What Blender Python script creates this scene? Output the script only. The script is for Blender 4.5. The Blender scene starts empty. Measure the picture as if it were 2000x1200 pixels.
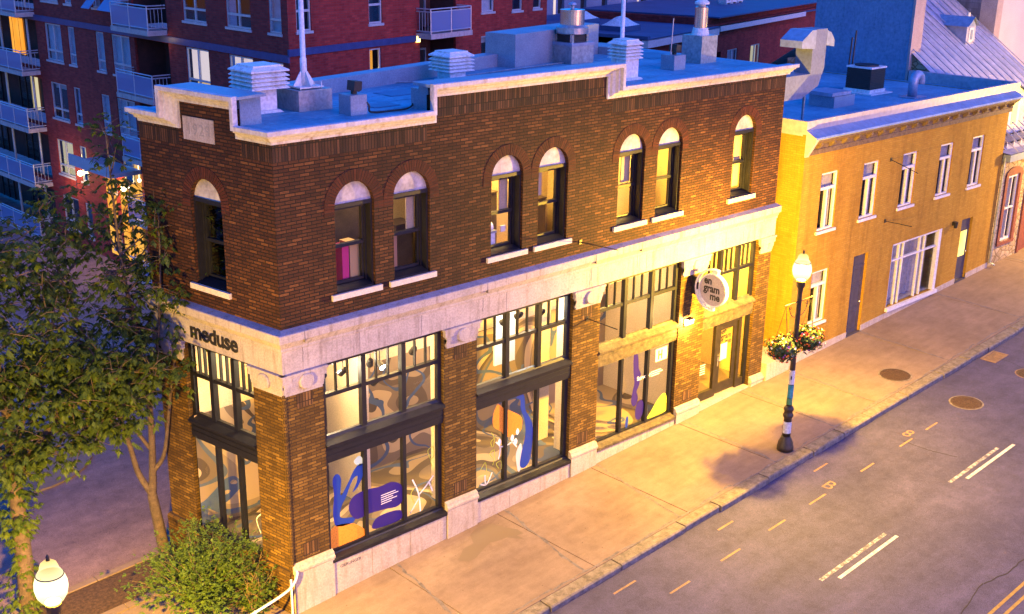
import bpy, math, random
import numpy as np
from mathutils import Vector, Matrix
random.seed(7); rng = random.Random(11)
S = bpy.context.scene
COL = S.collection
R = math.radians

# ------------------------------------------------------------------ camera
cam_d = bpy.data.cameras.new('camera'); cam = bpy.data.objects.new('camera', cam_d); COL.objects.link(cam)
cam_d.sensor_fit = 'HORIZONTAL'; cam_d.sensor_width = 36.0; cam_d.lens = 2305.633 / 2000 * 36.0
cam_d.clip_start = 0.2; cam_d.clip_end = 2000
_r = Vector((0.7288217, -0.6845549, 0.0142636)); _u = Vector((0.2078146, 0.2410061, 0.9480133)); _w = Vector((0.6524048, 0.6879685, -0.3179110))
cam.matrix_world = Matrix(((_r.x, _u.x, -_w.x, -12.0769), (_r.y, _u.y, -_w.y, -19.5208), (_r.z, _u.z, -_w.z, 14.8340), (0, 0, 0, 1)))
S.camera = cam

# ------------------------------------------------------------------ world: blue dusk sky
world = bpy.data.worlds.new('World'); S.world = world; world.use_nodes = True
wn = world.node_tree.nodes; wl = world.node_tree.links; wn.clear()
sky = wn.new('ShaderNodeTexSky'); sky.sky_type = 'NISHITA'; sky.sun_disc = False
SUN_EL, SUN_AZ = 1.0, 172.0
sky.sun_elevation = R(SUN_EL); sky.sun_rotation = R(SUN_AZ); sky.air_density = 1.0; sky.dust_density = 0.3; sky.ozone_density = 4.0
hs = wn.new('ShaderNodeHueSaturation'); hs.inputs['Saturation'].default_value = 1.45
tint = wn.new('ShaderNodeMixRGB'); tint.blend_type = 'MULTIPLY'; tint.inputs[0].default_value = 1.0; tint.inputs[2].default_value = (0.80, 0.86, 1.25, 1)
bg = wn.new('ShaderNodeBackground'); bg.inputs['Strength'].default_value = 0.15
wo = wn.new('ShaderNodeOutputWorld')
wl.new(sky.outputs[0], hs.inputs['Color']); wl.new(hs.outputs[0], tint.inputs[1]); wl.new(tint.outputs[0], bg.inputs[0]); wl.new(bg.outputs[0], wo.inputs[0])

# ------------------------------------------------------------------ last glow of the sun, wide and weak
sun_d = bpy.data.lights.new('sun', 'SUN'); sun_d.energy = 0.115; sun_d.angle = R(60); sun_d.color = (0.85, 0.40, 1.0)
sun = bpy.data.objects.new('sun', sun_d); COL.objects.link(sun)
_az = R(SUN_AZ); _el = R(24)
_sd = Vector((math.sin(_az) * math.cos(_el), math.cos(_az) * math.cos(_el), math.sin(_el)))
sun.rotation_euler = (-_sd).to_track_quat('-Z', 'Y').to_euler()

# ------------------------------------------------------------------ exposure
vs = S.view_settings; S.display_settings.display_device = 'sRGB'
vs.view_transform = 'Standard'; vs.look = 'None'; vs.gamma = 1.0; vs.exposure = 3.75; vs.use_curve_mapping = False
S.render.engine = 'CYCLES'
S.cycles.use_denoising = True
S.cycles.max_bounces = 6; S.cycles.diffuse_bounces = 3; S.cycles.glossy_bounces = 3; S.cycles.transmission_bounces = 4; S.cycles.transparent_max_bounces = 12
S.cycles.sample_clamp_indirect = 6; S.cycles.caustics_reflective = False; S.cycles.caustics_refractive = False
LAMP = 1.0   # scale of all electric lamps
SODIUM = (1.0, 0.56, 0.035)

# ------------------------------------------------------------------ materials
def mat(name):
    m = bpy.data.materials.new(name); m.use_nodes = True
    nt = m.node_tree; nt.nodes.clear()
    out = nt.nodes.new('ShaderNodeOutputMaterial')
    return m, nt.nodes, nt.links, out
def rgba(c): return (c[0], c[1], c[2], 1.0)
def bsdf(n, l, out, col=None, rough=0.7, metal=0.0, spec=0.5):
    b = n.new('ShaderNodeBsdfPrincipled'); b.inputs['Roughness'].default_value = rough; b.inputs['Metallic'].default_value = metal
    b.inputs['Specular IOR Level'].default_value = spec
    if col is not None: b.inputs['Base Color'].default_value = rgba(col)
    l.new(b.outputs[0], out.inputs[0]); return b
def ramp(n, stops, interp='LINEAR'):
    r = n.new('ShaderNodeValToRGB'); cr = r.color_ramp; cr.interpolation = interp
    while len(cr.elements) < len(stops): cr.elements.new(0.5)
    for e, (p, c) in zip(cr.elements, stops): e.position = p; e.color = rgba(c)
    return r
def uvcoord(n, l, scale=(1, 1, 1), rot=0.0):
    t = n.new('ShaderNodeTexCoord'); mp = n.new('ShaderNodeMapping'); mp.inputs['Scale'].default_value = scale; mp.inputs['Rotation'].default_value = (0, 0, rot)
    l.new(t.outputs['UV'], mp.inputs[0]); return mp.outputs[0]
def objcoord(n, l, scale=(1, 1, 1)):
    t = n.new('ShaderNodeTexCoord'); mp = n.new('ShaderNodeMapping'); mp.inputs['Scale'].default_value = scale
    l.new(t.outputs['Object'], mp.inputs[0]); return mp.outputs[0]
def noise(n, l, vec, scale, detail=4, rough=0.6, dist=0.0):
    t = n.new('ShaderNodeTexNoise'); t.inputs['Scale'].default_value = scale; t.inputs['Detail'].default_value = detail
    t.inputs['Roughness'].default_value = rough; t.inputs['Distortion'].default_value = dist; l.new(vec, t.inputs['Vector']); return t.outputs['Fac']
def mix(n, l, fac, a, b, mode='MIX'):
    m = n.new('ShaderNodeMixRGB'); m.blend_type = mode
    for i, v in ((0, fac), (1, a), (2, b)):
        if isinstance(v, (int, float)): m.inputs[i].default_value = v
        elif isinstance(v, tuple): m.inputs[i].default_value = rgba(v)
        else: l.new(v, m.inputs[i])
    return m.outputs[0]
def bump(n, l, height, strength=0.4, dist=0.01):
    b = n.new('ShaderNodeBump'); b.inputs['Strength'].default_value = strength; b.inputs['Distance'].default_value = dist
    l.new(height, b.inputs['Height']); return b.outputs[0]

def noisy(name, a, b, scale=3.0, rough=0.75, metal=0.0, bmp=0.2, fine=30.0, spec=0.4, coord='obj', stain=None):
    """two-tone mottled surface with a fine grain"""
    m, n, l, out = mat(name); p = bsdf(n, l, out, rough=rough, metal=metal, spec=spec)
    v = objcoord(n, l) if coord == 'obj' else uvcoord(n, l)
    f1 = noise(n, l, v, scale, 5, 0.65); f2 = noise(n, l, v, fine, 3, 0.6)
    r = ramp(n, [(0.3, a), (0.7, b)]); l.new(f1, r.inputs[0])
    g = ramp(n, [(0.25, (0.72, 0.72, 0.72)), (0.75, (1.15, 1.15, 1.15))]); l.new(f2, g.inputs[0])
    c = mix(n, l, 1.0, r.outputs[0], g.outputs[0], 'MULTIPLY')
    if stain:
        vv = objcoord(n, l, (4.0, 4.0, 0.35)); f3 = noise(n, l, vv, 1.6, 5, 0.7)
        sr = ramp(n, [(0.52, (1, 1, 1)), (0.75, stain)]); l.new(f3, sr.inputs[0]); c = mix(n, l, 1.0, c, sr.outputs[0], 'MULTIPLY')
    l.new(c, p.inputs['Base Color'])
    if bmp: l.new(bump(n, l, f2, bmp, 0.01), p.inputs['Normal'])
    return m

def brick(name, stops, mortar, bw=0.215, bh=0.072, mort=0.006, rot=0.0, rough=0.85, bmp=0.7, dirt=(0.35, 0.3, 0.3), dirtpos=(0.45, 0.8), offset=0.5):
    m, n, l, out = mat(name); p = bsdf(n, l, out, rough=rough, spec=0.3)
    v = uvcoord(n, l, rot=rot)
    t = n.new('ShaderNodeTexBrick'); t.offset = offset; t.inputs['Scale'].default_value = 1.0
    t.inputs['Brick Width'].default_value = bw; t.inputs['Row Height'].default_value = bh; t.inputs['Mortar Size'].default_value = mort
    t.inputs['Mortar Smooth'].default_value = 0.15; t.inputs['Bias'].default_value = 0.0
    t.inputs['Color1'].default_value = (0, 0, 0, 1); t.inputs['Color2'].default_value = (1, 1, 1, 1); t.inputs['Mortar'].default_value = (0, 0, 0, 1)
    l.new(v, t.inputs['Vector'])
    r = ramp(n, stops); l.new(t.outputs['Color'], r.inputs[0])
    big = noise(n, l, v, 0.55, 5, 0.65); dr = ramp(n, [(dirtpos[0], (1, 1, 1)), (dirtpos[1], dirt)]); l.new(big, dr.inputs[0])
    stv = uvcoord(n, l, (2.2, 0.22, 1)); st = noise(n, l, stv, 1.0, 5, 0.7); sr = ramp(n, [(0.46, (1, 1, 1)), (0.72, (0.62, 0.58, 0.56))]); l.new(st, sr.inputs[0])
    fine = noise(n, l, v, 45.0, 2, 0.6); fr = ramp(n, [(0.25, (0.7, 0.7, 0.7)), (0.75, (1.2, 1.2, 1.2))]); l.new(fine, fr.inputs[0])
    c = mix(n, l, 1.0, r.outputs[0], dr.outputs[0], 'MULTIPLY'); c = mix(n, l, 1.0, c, sr.outputs[0], 'MULTIPLY'); c = mix(n, l, 1.0, c, fr.outputs[0], 'MULTIPLY')
    c = mix(n, l, t.outputs['Fac'], c, mortar); l.new(c, p.inputs['Base Color'])
    inv = n.new('ShaderNodeMath'); inv.operation = 'SUBTRACT'; inv.inputs[0].default_value = 1.0; l.new(t.outputs['Fac'], inv.inputs[1])
    add = n.new('ShaderNodeMath'); add.operation = 'MULTIPLY_ADD'; l.new(fine, add.inputs[0]); add.inputs[1].default_value = 0.3; l.new(inv.outputs[0], add.inputs[2])
    l.new(bump(n, l, add.outputs[0], bmp, 0.012), p.inputs['Normal'])
    return m

def plain(name, c, rough=0.5, metal=0.0, spec=0.5):
    m, n, l, out = mat(name); bsdf(n, l, out, c, rough, metal, spec); return m
def emit(name, c, s):
    m, n, l, out = mat(name); e = n.new('ShaderNodeEmission'); e.inputs[0].default_value = rgba(c); e.inputs[1].default_value = s; l.new(e.outputs[0], out.inputs[0]); return m
def glass(name, tintc=(1, 1, 1), base=0.05, rough=0.02):
    m, n, l, out = mat(name)
    t = n.new('ShaderNodeBsdfTransparent'); t.inputs[0].default_value = rgba(tintc)
    g = n.new('ShaderNodeBsdfGlossy'); g.inputs['Roughness'].default_value = rough
    f = n.new('ShaderNodeLayerWeight'); f.inputs[0].default_value = 0.5
    w_ = n.new('ShaderNodeMath'); w_.operation = 'POWER'; w_.inputs[1].default_value = 5.0; l.new(f.outputs['Facing'], w_.inputs[0])
    a = n.new('ShaderNodeMath'); a.operation = 'ADD'; a.inputs[1].default_value = base; a.use_clamp = True; l.new(w_.outputs[0], a.inputs[0])
    mx = n.new('ShaderNodeMixShader'); l.new(a.outputs[0], mx.inputs[0]); l.new(t.outputs[0], mx.inputs[1]); l.new(g.outputs[0], mx.inputs[2]); l.new(mx.outputs[0], out.inputs[0])
    return m
def emit_noise(name, c1, c2, s, scale=2.0):
    m, n, l, out = mat(name); v = objcoord(n, l, (1, 1, 0.4)); f = noise(n, l, v, scale, 3)
    r = ramp(n, [(0.35, c1), (0.65, c2)]); l.new(f, r.inputs[0])
    e = n.new('ShaderNodeEmission'); e.inputs[1].default_value = s; l.new(r.outputs[0], e.inputs[0]); l.new(e.outputs[0], out.inputs[0]); return m

M = {}
M['brick'] = brick('brown_brick', [(0.0, (0.038, 0.0115, 0.005)), (0.4, (0.056, 0.0185, 0.0065)), (0.75, (0.078, 0.0275, 0.0090)), (0.92, (0.106, 0.039, 0.012)), (1.0, (0.145, 0.058, 0.018))], (0.007, 0.004, 0.003), bw=0.24, mort=0.011, dirt=(0.5, 0.42, 0.40))
M['soldier'] = brick('brown_brick_upright', [(0.0, (0.022, 0.011, 0.008)), (0.4, (0.042, 0.019, 0.012)), (0.8, (0.075, 0.034, 0.018)), (1.0, (0.11, 0.05, 0.026))], (0.008, 0.006, 0.005), rot=R(90), bw=0.36, offset=0.0, mort=0.01)
M['litbrick'] = brick('lamplit_brown_brick', [(0.0, (0.075, 0.040, 0.007)), (0.45, (0.11, 0.060, 0.010)), (0.75, (0.15, 0.082, 0.014)), (0.92, (0.19, 0.106, 0.019)), (1.0, (0.24, 0.138, 0.026))], (0.03, 0.018, 0.010), bw=0.24, mort=0.009, dirt=(0.6, 0.52, 0.48))  # lighter copy of the brown brick, lamp glow put into its colour
M['litsoldier'] = brick('lamplit_brick_upright', [(0.0, (0.05, 0.026, 0.01)), (0.5, (0.10, 0.05, 0.018)), (1.0, (0.19, 0.10, 0.036))], (0.02, 0.012, 0.008), rot=R(90), bw=0.36, offset=0.0, mort=0.01)  # upright courses with the same lamp glow painted in
M['archbrick'] = brick('red_arch_brick', [(0.0, (0.045, 0.011, 0.005)), (0.5, (0.065, 0.015, 0.006)), (1.0, (0.09, 0.022, 0.009))], (0.025, 0.016, 0.013), bw=0.5, bh=0.07, offset=0.0)
M['limestone'] = noisy('limestone', (0.31, 0.27, 0.28), (0.42, 0.37, 0.385), 2.2, 0.85, bmp=0.25, fine=26, stain=(0.55, 0.5, 0.46))
M['plinth'] = noisy('plinth_stone', (0.36, 0.30, 0.25), (0.46, 0.39, 0.33), 3.0, 0.85, bmp=0.3, fine=20, stain=(0.7, 0.62, 0.52))
M['cornice'] = noisy('white_painted_cornice', (0.44, 0.42, 0.46), (0.56, 0.54, 0.58), 2.5, 0.6, bmp=0.12, fine=14, stain=(0.6, 0.45, 0.32))
M['navy'] = noisy('dark_painted_wood', (0.004, 0.0045, 0.009), (0.011, 0.011, 0.018), 5, 0.5, bmp=0.2, fine=40)
M['lit_brown'] = noisy('lamplit_brown_tone', (0.045, 0.034, 0.022), (0.15, 0.115, 0.062), 6, 0.7, bmp=0.5, fine=25)  # lighter copy of the dark frame paint, lamplight put into the colour
M['lunette'] = noisy('white_lunette_panel', (0.24, 0.22, 0.24), (0.52, 0.49, 0.52), 2.6, 0.6, bmp=0.05, fine=10)
M['sillstone'] = noisy('sill_stone', (0.5, 0.44, 0.38), (0.64, 0.57, 0.5), 5, 0.8)
M['glass'] = glass('window_glass')
M['farglass'] = glass('far_window_glass', (0.85, 0.9, 0.95), 0.16, 0.05)
M['membrane'] = noisy('roof_membrane', (0.045, 0.21, 0.34), (0.14, 0.42, 0.56), 0.9, 0.6, bmp=0.25, fine=8, stain=(0.72, 0.76, 0.8))
M['flash'] = noisy('metal_flashing', (0.22, 0.28, 0.36), (0.32, 0.38, 0.45), 1.5, 0.45, metal=0.3, bmp=0.1)
M['galv'] = noisy('galvanised_sheet', (0.30, 0.33, 0.36), (0.45, 0.48, 0.5), 3, 0.4, metal=0.6, bmp=0.1, fine=12)
M['steel'] = noisy('bright_steel', (0.5, 0.5, 0.5), (0.65, 0.65, 0.65), 3, 0.25, metal=0.9, bmp=0.05)
M['whitemetal'] = noisy('white_painted_metal', (0.62, 0.64, 0.66), (0.8, 0.8, 0.8), 3, 0.45, bmp=0.1, fine=15, stain=(0.7, 0.62, 0.5))
M['black'] = noisy('black_metal', (0.012, 0.012, 0.014), (0.03, 0.028, 0.03), 8, 0.45, bmp=0.1)
M['postpaint'] = noisy('dark_brown_post_paint', (0.022, 0.015, 0.012), (0.05, 0.034, 0.026), 6, 0.5, bmp=0.2)

# concrete pavement
m, n, l, out = mat('concrete_pavement'); p = bsdf(n, l, out, rough=0.85, spec=0.3); v = objcoord(n, l)
f1 = noise(n, l, v, 0.45, 6, 0.65); f2 = noise(n, l, v, 60, 3, 0.7); f3 = noise(n, l, objcoord(n, l, (0.6, 3.5, 1)), 1.3, 5, 0.7)
r1 = ramp(n, [(0.28, (0.175, 0.124, 0.096)), (0.5, (0.22, 0.158, 0.125)), (0.72, (0.265, 0.192, 0.155))]); l.new(f1, r1.inputs[0])
r2 = ramp(n, [(0.3, (0.8, 0.8, 0.8)), (0.7, (1.15, 1.15, 1.15))]); l.new(f2, r2.inputs[0])
r3 = ramp(n, [(0.35, (0.88, 0.88, 0.88)), (0.7, (1.08, 1.08, 1.08))]); l.new(f3, r3.inputs[0])
c = mix(n, l, 1, r1.outputs[0], r2.outputs[0], 'MULTIPLY'); c = mix(n, l, 1, c, r3.outputs[0], 'MULTIPLY'); l.new(c, p.inputs['Base Color'])
vo = n.new('ShaderNodeTexVoronoi'); vo.inputs['Scale'].default_value = 3.2; l.new(v, vo.inputs[0]); rv = ramp(n, [(.035, (.45, .4, .38)), (.05, (1, 1, 1))]); l.new(vo.outputs['Distance'], rv.inputs[0])
c = mix(n, l, 1, c, rv.outputs[0], 'MULTIPLY'); f5 = noise(n, l, v, 2.6, 8, .75); r5 = ramp(n, [(.36, (.88, .87, .86)), (.55, (1.03, 1.03, 1.03))]); l.new(f5, r5.inputs[0]); c = mix(n, l, 1, c, r5.outputs[0], 'MULTIPLY'); l.new(c, p.inputs['Base Color'])
l.new(bump(n, l, f2, 0.3, 0.005), p.inputs['Normal']); M['concrete'] = m
# asphalt
def asphalt(name, a, b):
    m, n, l, out = mat(name); p = bsdf(n, l, out, rough=0.8, spec=0.35); v = objcoord(n, l)
    f1 = noise(n, l, v, 0.35, 6, 0.65); f2 = noise(n, l, v, 55, 2, 0.8); f4 = noise(n, l, objcoord(n, l, (0.15, 1.4, 1)), 0.9, 4, 0.6)
    r1 = ramp(n, [(0.3, a), (0.7, b)]); l.new(f1, r1.inputs[0])
    r2 = ramp(n, [(0.3, (0.5, 0.5, 0.5)), (0.72, (1.5, 1.5, 1.5))]); l.new(f2, r2.inputs[0])
    r4 = ramp(n, [(0.35, (0.85, 0.85, 0.85)), (0.65, (1.12, 1.12, 1.12))]); l.new(f4, r4.inputs[0])
    c = mix(n, l, 1, r1.outputs[0], r2.outputs[0], 'MULTIPLY'); c = mix(n, l, 1, c, r4.outputs[0], 'MULTIPLY'); f6 = noise(n, l, v, 2.2, 8, .8); r6 = ramp(n, [(.36, (.72, .72, .74)), (.6, (1.08, 1.08, 1.08))]); l.new(f6, r6.inputs[0]); c = mix(n, l, 1, c, r6.outputs[0], 'MULTIPLY'); l.new(c, p.inputs['Base Color'])
    l.new(bump(n, l, f2, 0.5, 0.006), p.inputs['Normal']); return m
M['asphalt'] = asphalt('road_asphalt', (0.047, 0.043, 0.102), (0.078, 0.070, 0.155))
M['asphalt_side'] = asphalt('side_street_asphalt', (0.19, 0.125, 0.125), (0.25, 0.165, 0.165))
M['granite'] = noisy('granite_kerb', (0.10, 0.082, 0.066), (0.27, 0.225, 0.18), 6, 0.85, bmp=0.9, fine=28)
M['crack'] = noisy('joint_filler', (0.10, 0.085, 0.09), (0.22, 0.19, 0.19), 6, 0.9)
M['mulch'] = noisy('bark_mulch', (0.03, 0.018, 0.012), (0.11, 0.06, 0.035), 14, 0.95, bmp=0.9, fine=40)

# ------------------------------------------------------------------ mesh builder
class MB:
    def __init__(s): s.v = []; s.f = []; s.mi = []; s.uv = {}
    def vert(s, p): s.v.append((float(p[0]), float(p[1]), float(p[2]))); return len(s.v) - 1
    def poly(s, pts, mi=0, uv=None):
        i = [s.vert(p) for p in pts]; s.f.append(i); s.mi.append(mi)
        if uv: s.uv[len(s.f) - 1] = uv
    def box(s, x0, x1, y0, y1, z0, z1, mi=0, fr=None):
        P = lambda x, y, z: fr(x, y, z) if fr else (x, y, z)
        c = [P(x, y, z) for z in (z0, z1) for y in (y0, y1) for x in (x0, x1)]
        for q in ((0, 2, 3, 1), (4, 5, 7, 6), (0, 1, 5, 4), (2, 6, 7, 3), (1, 3, 7, 5), (0, 4, 6, 2)): s.poly([c[k] for k in q], mi)
    def prism(s, outl, a, b, mi=0, fr=None):
        """outl: 2D list; extruded from a to b along third axis through fr(u, v, t)"""
        A = [fr(u, v, a) for u, v in outl]; B = [fr(u, v, b) for u, v in outl]; k = len(outl)
        s.poly(A[::-1], mi); s.poly(B, mi)
        for i in range(k): j = (i + 1) % k; s.poly([A[i], A[j], B[j], B[i]], mi)
    def tube(s, pts, rad, seg=8, mi=0, cap=True):
        pts = [Vector(p) for p in pts]; k = len(pts); rr = rad if isinstance(rad, (list, tuple)) else [rad] * k
        rings = []; prev = None
        for i, p in enumerate(pts):
            t = (pts[min(i + 1, k - 1)] - pts[max(i - 1, 0)])
            if t.length < 1e-9: t = Vector((0, 0, 1))
            t.normalize()
            if prev is None: a = t.orthogonal().normalized()
            else:
                a = prev - t * prev.dot(t)
                a = a.normalized() if a.length > 1e-6 else t.orthogonal().normalized()
            prev = a; b = t.cross(a)
            rings.append([s.vert(p + (a * math.cos(2 * math.pi * q / seg) + b * math.sin(2 * math.pi * q / seg)) * rr[i]) for q in range(seg)])
        for i in range(k - 1):
            for q in range(seg): s.f.append([rings[i][q], rings[i][(q + 1) % seg], rings[i + 1][(q + 1) % seg], rings[i + 1][q]]); s.mi.append(mi)
        if cap:
            s.f.append(rings[0][::-1]); s.mi.append(mi); s.f.append(rings[-1]); s.mi.append(mi)
    def lathe(s, prof, cx, cy, seg=20, mi=0):
        rings = [[s.vert((cx + r * math.cos(2 * math.pi * q / seg), cy + r * math.sin(2 * math.pi * q / seg), z)) for q in range(seg)] for r, z in prof]
        for i in range(len(prof) - 1):
            for q in range(seg): s.f.append([rings[i][q], rings[i][(q + 1) % seg], rings[i + 1][(q + 1) % seg], rings[i + 1][q]]); s.mi.append(mi)
        s.f.append(rings[0][::-1]); s.mi.append(mi); s.f.append(rings[-1]); s.mi.append(mi)
    def sphere(s, c, r, seg=12, rings=8, mi=0, sz=1.0):
        prof = [(max(r * math.sin(math.pi * i / rings), 0.001), c[2] - r * sz * math.cos(math.pi * i / rings)) for i in range(rings + 1)]
        s.lathe(prof, c[0], c[1], seg, mi)

ORG = {}
def link(o, parent=None):
    COL.objects.link(o)
    if parent is not None: o.parent = parent; ORG[o.name] = ORG[parent.name]
    return o
def build(name, mb, m, parent=None, smooth=False, origin=None):
    """one mesh object; vertices are written in world metres and stored relative to the owning thing"""
    me = bpy.data.meshes.new(name)
    org = ORG[parent.name] if parent is not None else Vector(origin or (0, 0, 0))
    V = np.array(mb.v, dtype=float).reshape(-1, 3)
    me.from_pydata((V - np.array(org)).tolist(), [], mb.f)
    ms = m if isinstance(m, (list, tuple)) else [m]
    for q in ms: me.materials.append(q)
    if len(ms) > 1: me.polygons.foreach_set('material_index', mb.mi)
    uv = me.uv_layers.new(name='UVMap'); data = np.zeros((len(me.loops), 2))
    for p in me.polygons:
        if p.index in mb.uv:
            for li, q in zip(p.loop_indices, mb.uv[p.index]): data[li] = q
            continue
        nx, ny, nz = p.normal
        h = math.hypot(nx, ny)
        for li in p.loop_indices:
            x, y, z = V[me.loops[li].vertex_index]
            if h > 0.35: data[li] = ((-ny * x + nx * y) / h, z)
            else: data[li] = (x, y)
    uv.data.foreach_set('uv', data.ravel())
    if smooth: me.polygons.foreach_set('use_smooth', [True] * len(me.polygons))
    me.update()
    o = bpy.data.objects.new(name, me)
    link(o, parent)
    if parent is None: o.location = org; ORG[o.name] = Vector(org)
    return o
def tag(o, label, cat, group=None):
    o['label'] = label; o['category'] = cat
    if group: o['group'] = group
    return o
def thing(name, label, cat, loc=(0, 0, 0), group=None):
    o = bpy.data.objects.new(name, None); COL.objects.link(o); o.location = loc; o.empty_display_size = 0.3; ORG[o.name] = Vector(loc)
    return tag(o, label, cat, group)
def struct(name, mb, m, **k):
    o = build(name, mb, m, **k); o['kind'] = 'structure'; return o
def dup(root, loc, label, group=None):
    c = root.copy(); COL.objects.link(c); c.location = loc; c['label'] = label; ORG[c.name] = Vector(loc)
    if group: c['group'] = group
    for ch in list(root.children):
        d = ch.copy(); COL.objects.link(d); d.parent = c; ORG[d.name] = Vector(loc)
        for g in list(ch.children):
            e = g.copy(); COL.objects.link(e); e.parent = d; ORG[e.name] = Vector(loc)
    return c
def point(name, loc, watts, color, radius=0.1, parent=None):
    d = bpy.data.lights.new(name, 'POINT'); d.energy = watts * LAMP; d.color = color; d.shadow_soft_size = radius
    o = bpy.data.objects.new(name, d); COL.objects.link(o); o.location = loc; return o
def street_light(x, y, w, up=.85, down=.4):
    z = gz(x) + 5.17
    point('street_warm_light', (x, y, z), w * up, SODIUM, .12)
    d = bpy.data.lights.new('street_lamp_downlight', 'SPOT'); d.energy = w * down * LAMP; d.color = SODIUM; d.shadow_soft_size = .12; d.spot_size = R(172); d.spot_blend = .5
    o = bpy.data.objects.new('street_lamp_downlight', d); COL.objects.link(o); o.location = (x, y, z)
def area(name, loc, watts, color, sx, sy, rot=(0, 0, 0)):
    d = bpy.data.lights.new(name, 'AREA'); d.energy = watts * LAMP; d.color = color; d.shape = 'RECTANGLE'; d.size = sx; d.size_y = sy
    o = bpy.data.objects.new(name, d); COL.objects.link(o); o.location = loc; o.rotation_euler = rot; return o

def frame(O, d, nrm):
    """plane frame: fr(s, out, z) with s along the wall, out outward"""
    O = Vector(O); d = Vector(d); nrm = Vector(nrm)
    def fr(s, o, z): return O + d * s + nrm * o + Vector((0, 0, z))
    return fr
def text_mb(txt, size, fr, depth=0.01, align='CENTER', bold=0.0, spacing=1.0):
    """lettering as a mesh; fr(u, v, t) maps text space to the world"""
    cu = bpy.data.curves.new('lettering', 'FONT'); cu.body = txt; cu.size = size; cu.extrude = depth; cu.align_x = align; cu.offset = bold; cu.space_character = spacing; cu.space_line = 0.72; cu.resolution_u = 3
    o = bpy.data.objects.new('lettering', cu); COL.objects.link(o)
    dg = bpy.context.evaluated_depsgraph_get(); me = bpy.data.meshes.new_from_object(o.evaluated_get(dg))
    mb = MB()
    for v in me.vertices: mb.vert(fr(v.co.x, v.co.y, v.co.z))
    for p in me.polygons: mb.f.append(list(p.vertices)); mb.mi.append(0)
    bpy.data.objects.remove(o); bpy.data.curves.remove(cu); bpy.data.meshes.remove(me)
    return mb

def wall(mb, fr, s0, s1, z0, z1, holes=(), depth=0.12, mi=0, jmi=None, seg=14):
    """sheet of wall with rectangular or arched holes (s0, s1, z0, z1, arch_radius) and their reveals"""
    jmi = mi if jmi is None else jmi
    H = [(a, b, c, d + (r or 0), r, d) for a, b, c, d, r in holes]
    ss = sorted(set([s0, s1] + [min(max(q, s0), s1) for h in H for q in h[:2]])); zs = sorted(set([z0, z1] + [min(max(q, z0), z1) for h in H for q in h[2:4]]))
    for i in range(len(ss) - 1):
        for j in range(len(zs) - 1):
            cs = (ss[i] + ss[i + 1]) / 2; cz = (zs[j] + zs[j + 1]) / 2
            if any(h[0] < cs < h[1] and h[2] < cz < h[3] for h in H): continue
            mb.poly([fr(ss[i], 0, zs[j]), fr(ss[i + 1], 0, zs[j]), fr(ss[i + 1], 0, zs[j + 1]), fr(ss[i], 0, zs[j + 1])], mi)
    for a, b, c, top, r, d in H:
        q = []
        if r:
            cx = (a + b) / 2; arc = [(cx + (b - a) / 2 * math.cos(math.pi * k / seg), d + r * math.sin(math.pi * k / seg)) for k in range(seg + 1)]
            hf = seg // 2
            for k in range(hf): mb.poly([fr(b, 0, top), fr(*P0(arc[k + 1])), fr(*P0(arc[k]))], mi)
            for k in range(hf, seg): mb.poly([fr(a, 0, top), fr(*P0(arc[k + 1])), fr(*P0(arc[k]))], mi)
            q = [(a, c), (b, c)] + arc
        else: q = [(a, c), (b, c), (b, d), (a, d)]
        for k in range(len(q)):
            u, w2 = q[k], q[(k + 1) % len(q)]
            if abs(u[0] - w2[0]) + abs(u[1] - w2[1]) < 1e-6: continue
            mb.poly([fr(u[0], 0, u[1]), fr(u[0], -depth, u[1]), fr(w2[0], -depth, w2[1]), fr(w2[0], 0, w2[1])], jmi)
def P0(p): return (p[0], 0, p[1])

def sweep2d(mb, path, prof, fr, mi=0, start=None, end=None, cap=True):
    """moulding: profile (outward, perpendicular) swept along a path in the wall plane with mitres; start/end = shift of s per outward unit"""
    n = len(path); rows = []
    nr = []
    for i in range(n - 1):
        dx, dz = path[i + 1][0] - path[i][0], path[i + 1][1] - path[i][1]; L = math.hypot(dx, dz); nr.append((-dz / L, dx / L))
    for i in range(n):
        if i == 0: mv = nr[0]
        elif i == n - 1: mv = nr[-1]
        else:
            a, b = nr[i - 1], nr[i]; k = 1 + a[0] * b[0] + a[1] * b[1]; mv = ((a[0] + b[0]) / k, (a[1] + b[1]) / k)
        row = []
        for o, h in prof:
            sh = 0
            if i == 0 and start is not None: sh = start * o
            if i == n - 1 and end is not None: sh = end * o
            row.append(fr(path[i][0] + mv[0] * h + sh, o, path[i][1] + mv[1] * h))
        rows.append(row)
    k = len(prof)
    for i in range(n - 1):
        for j in range(k - 1): mb.poly([rows[i][j], rows[i + 1][j], rows[i + 1][j + 1], rows[i][j + 1]], mi)
    if cap:
        if start is None: mb.poly(rows[0], mi)
        if end is None: mb.poly(rows[-1][::-1], mi)

def gz(x): return 0.13 + 0.0535 * x
FR = frame((0, 0, 0), (1, 0, 0), (0, -1, 0))                       # street front: s = x
dLv = Vector((-0.15438, 0.98801, 0)); nLv = Vector((-0.98801, -0.15438, 0))
FL = frame((0, 0, 0), dLv, nLv)                                     # narrow side front
LLEN = 4.23; BX = 17.15
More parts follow.
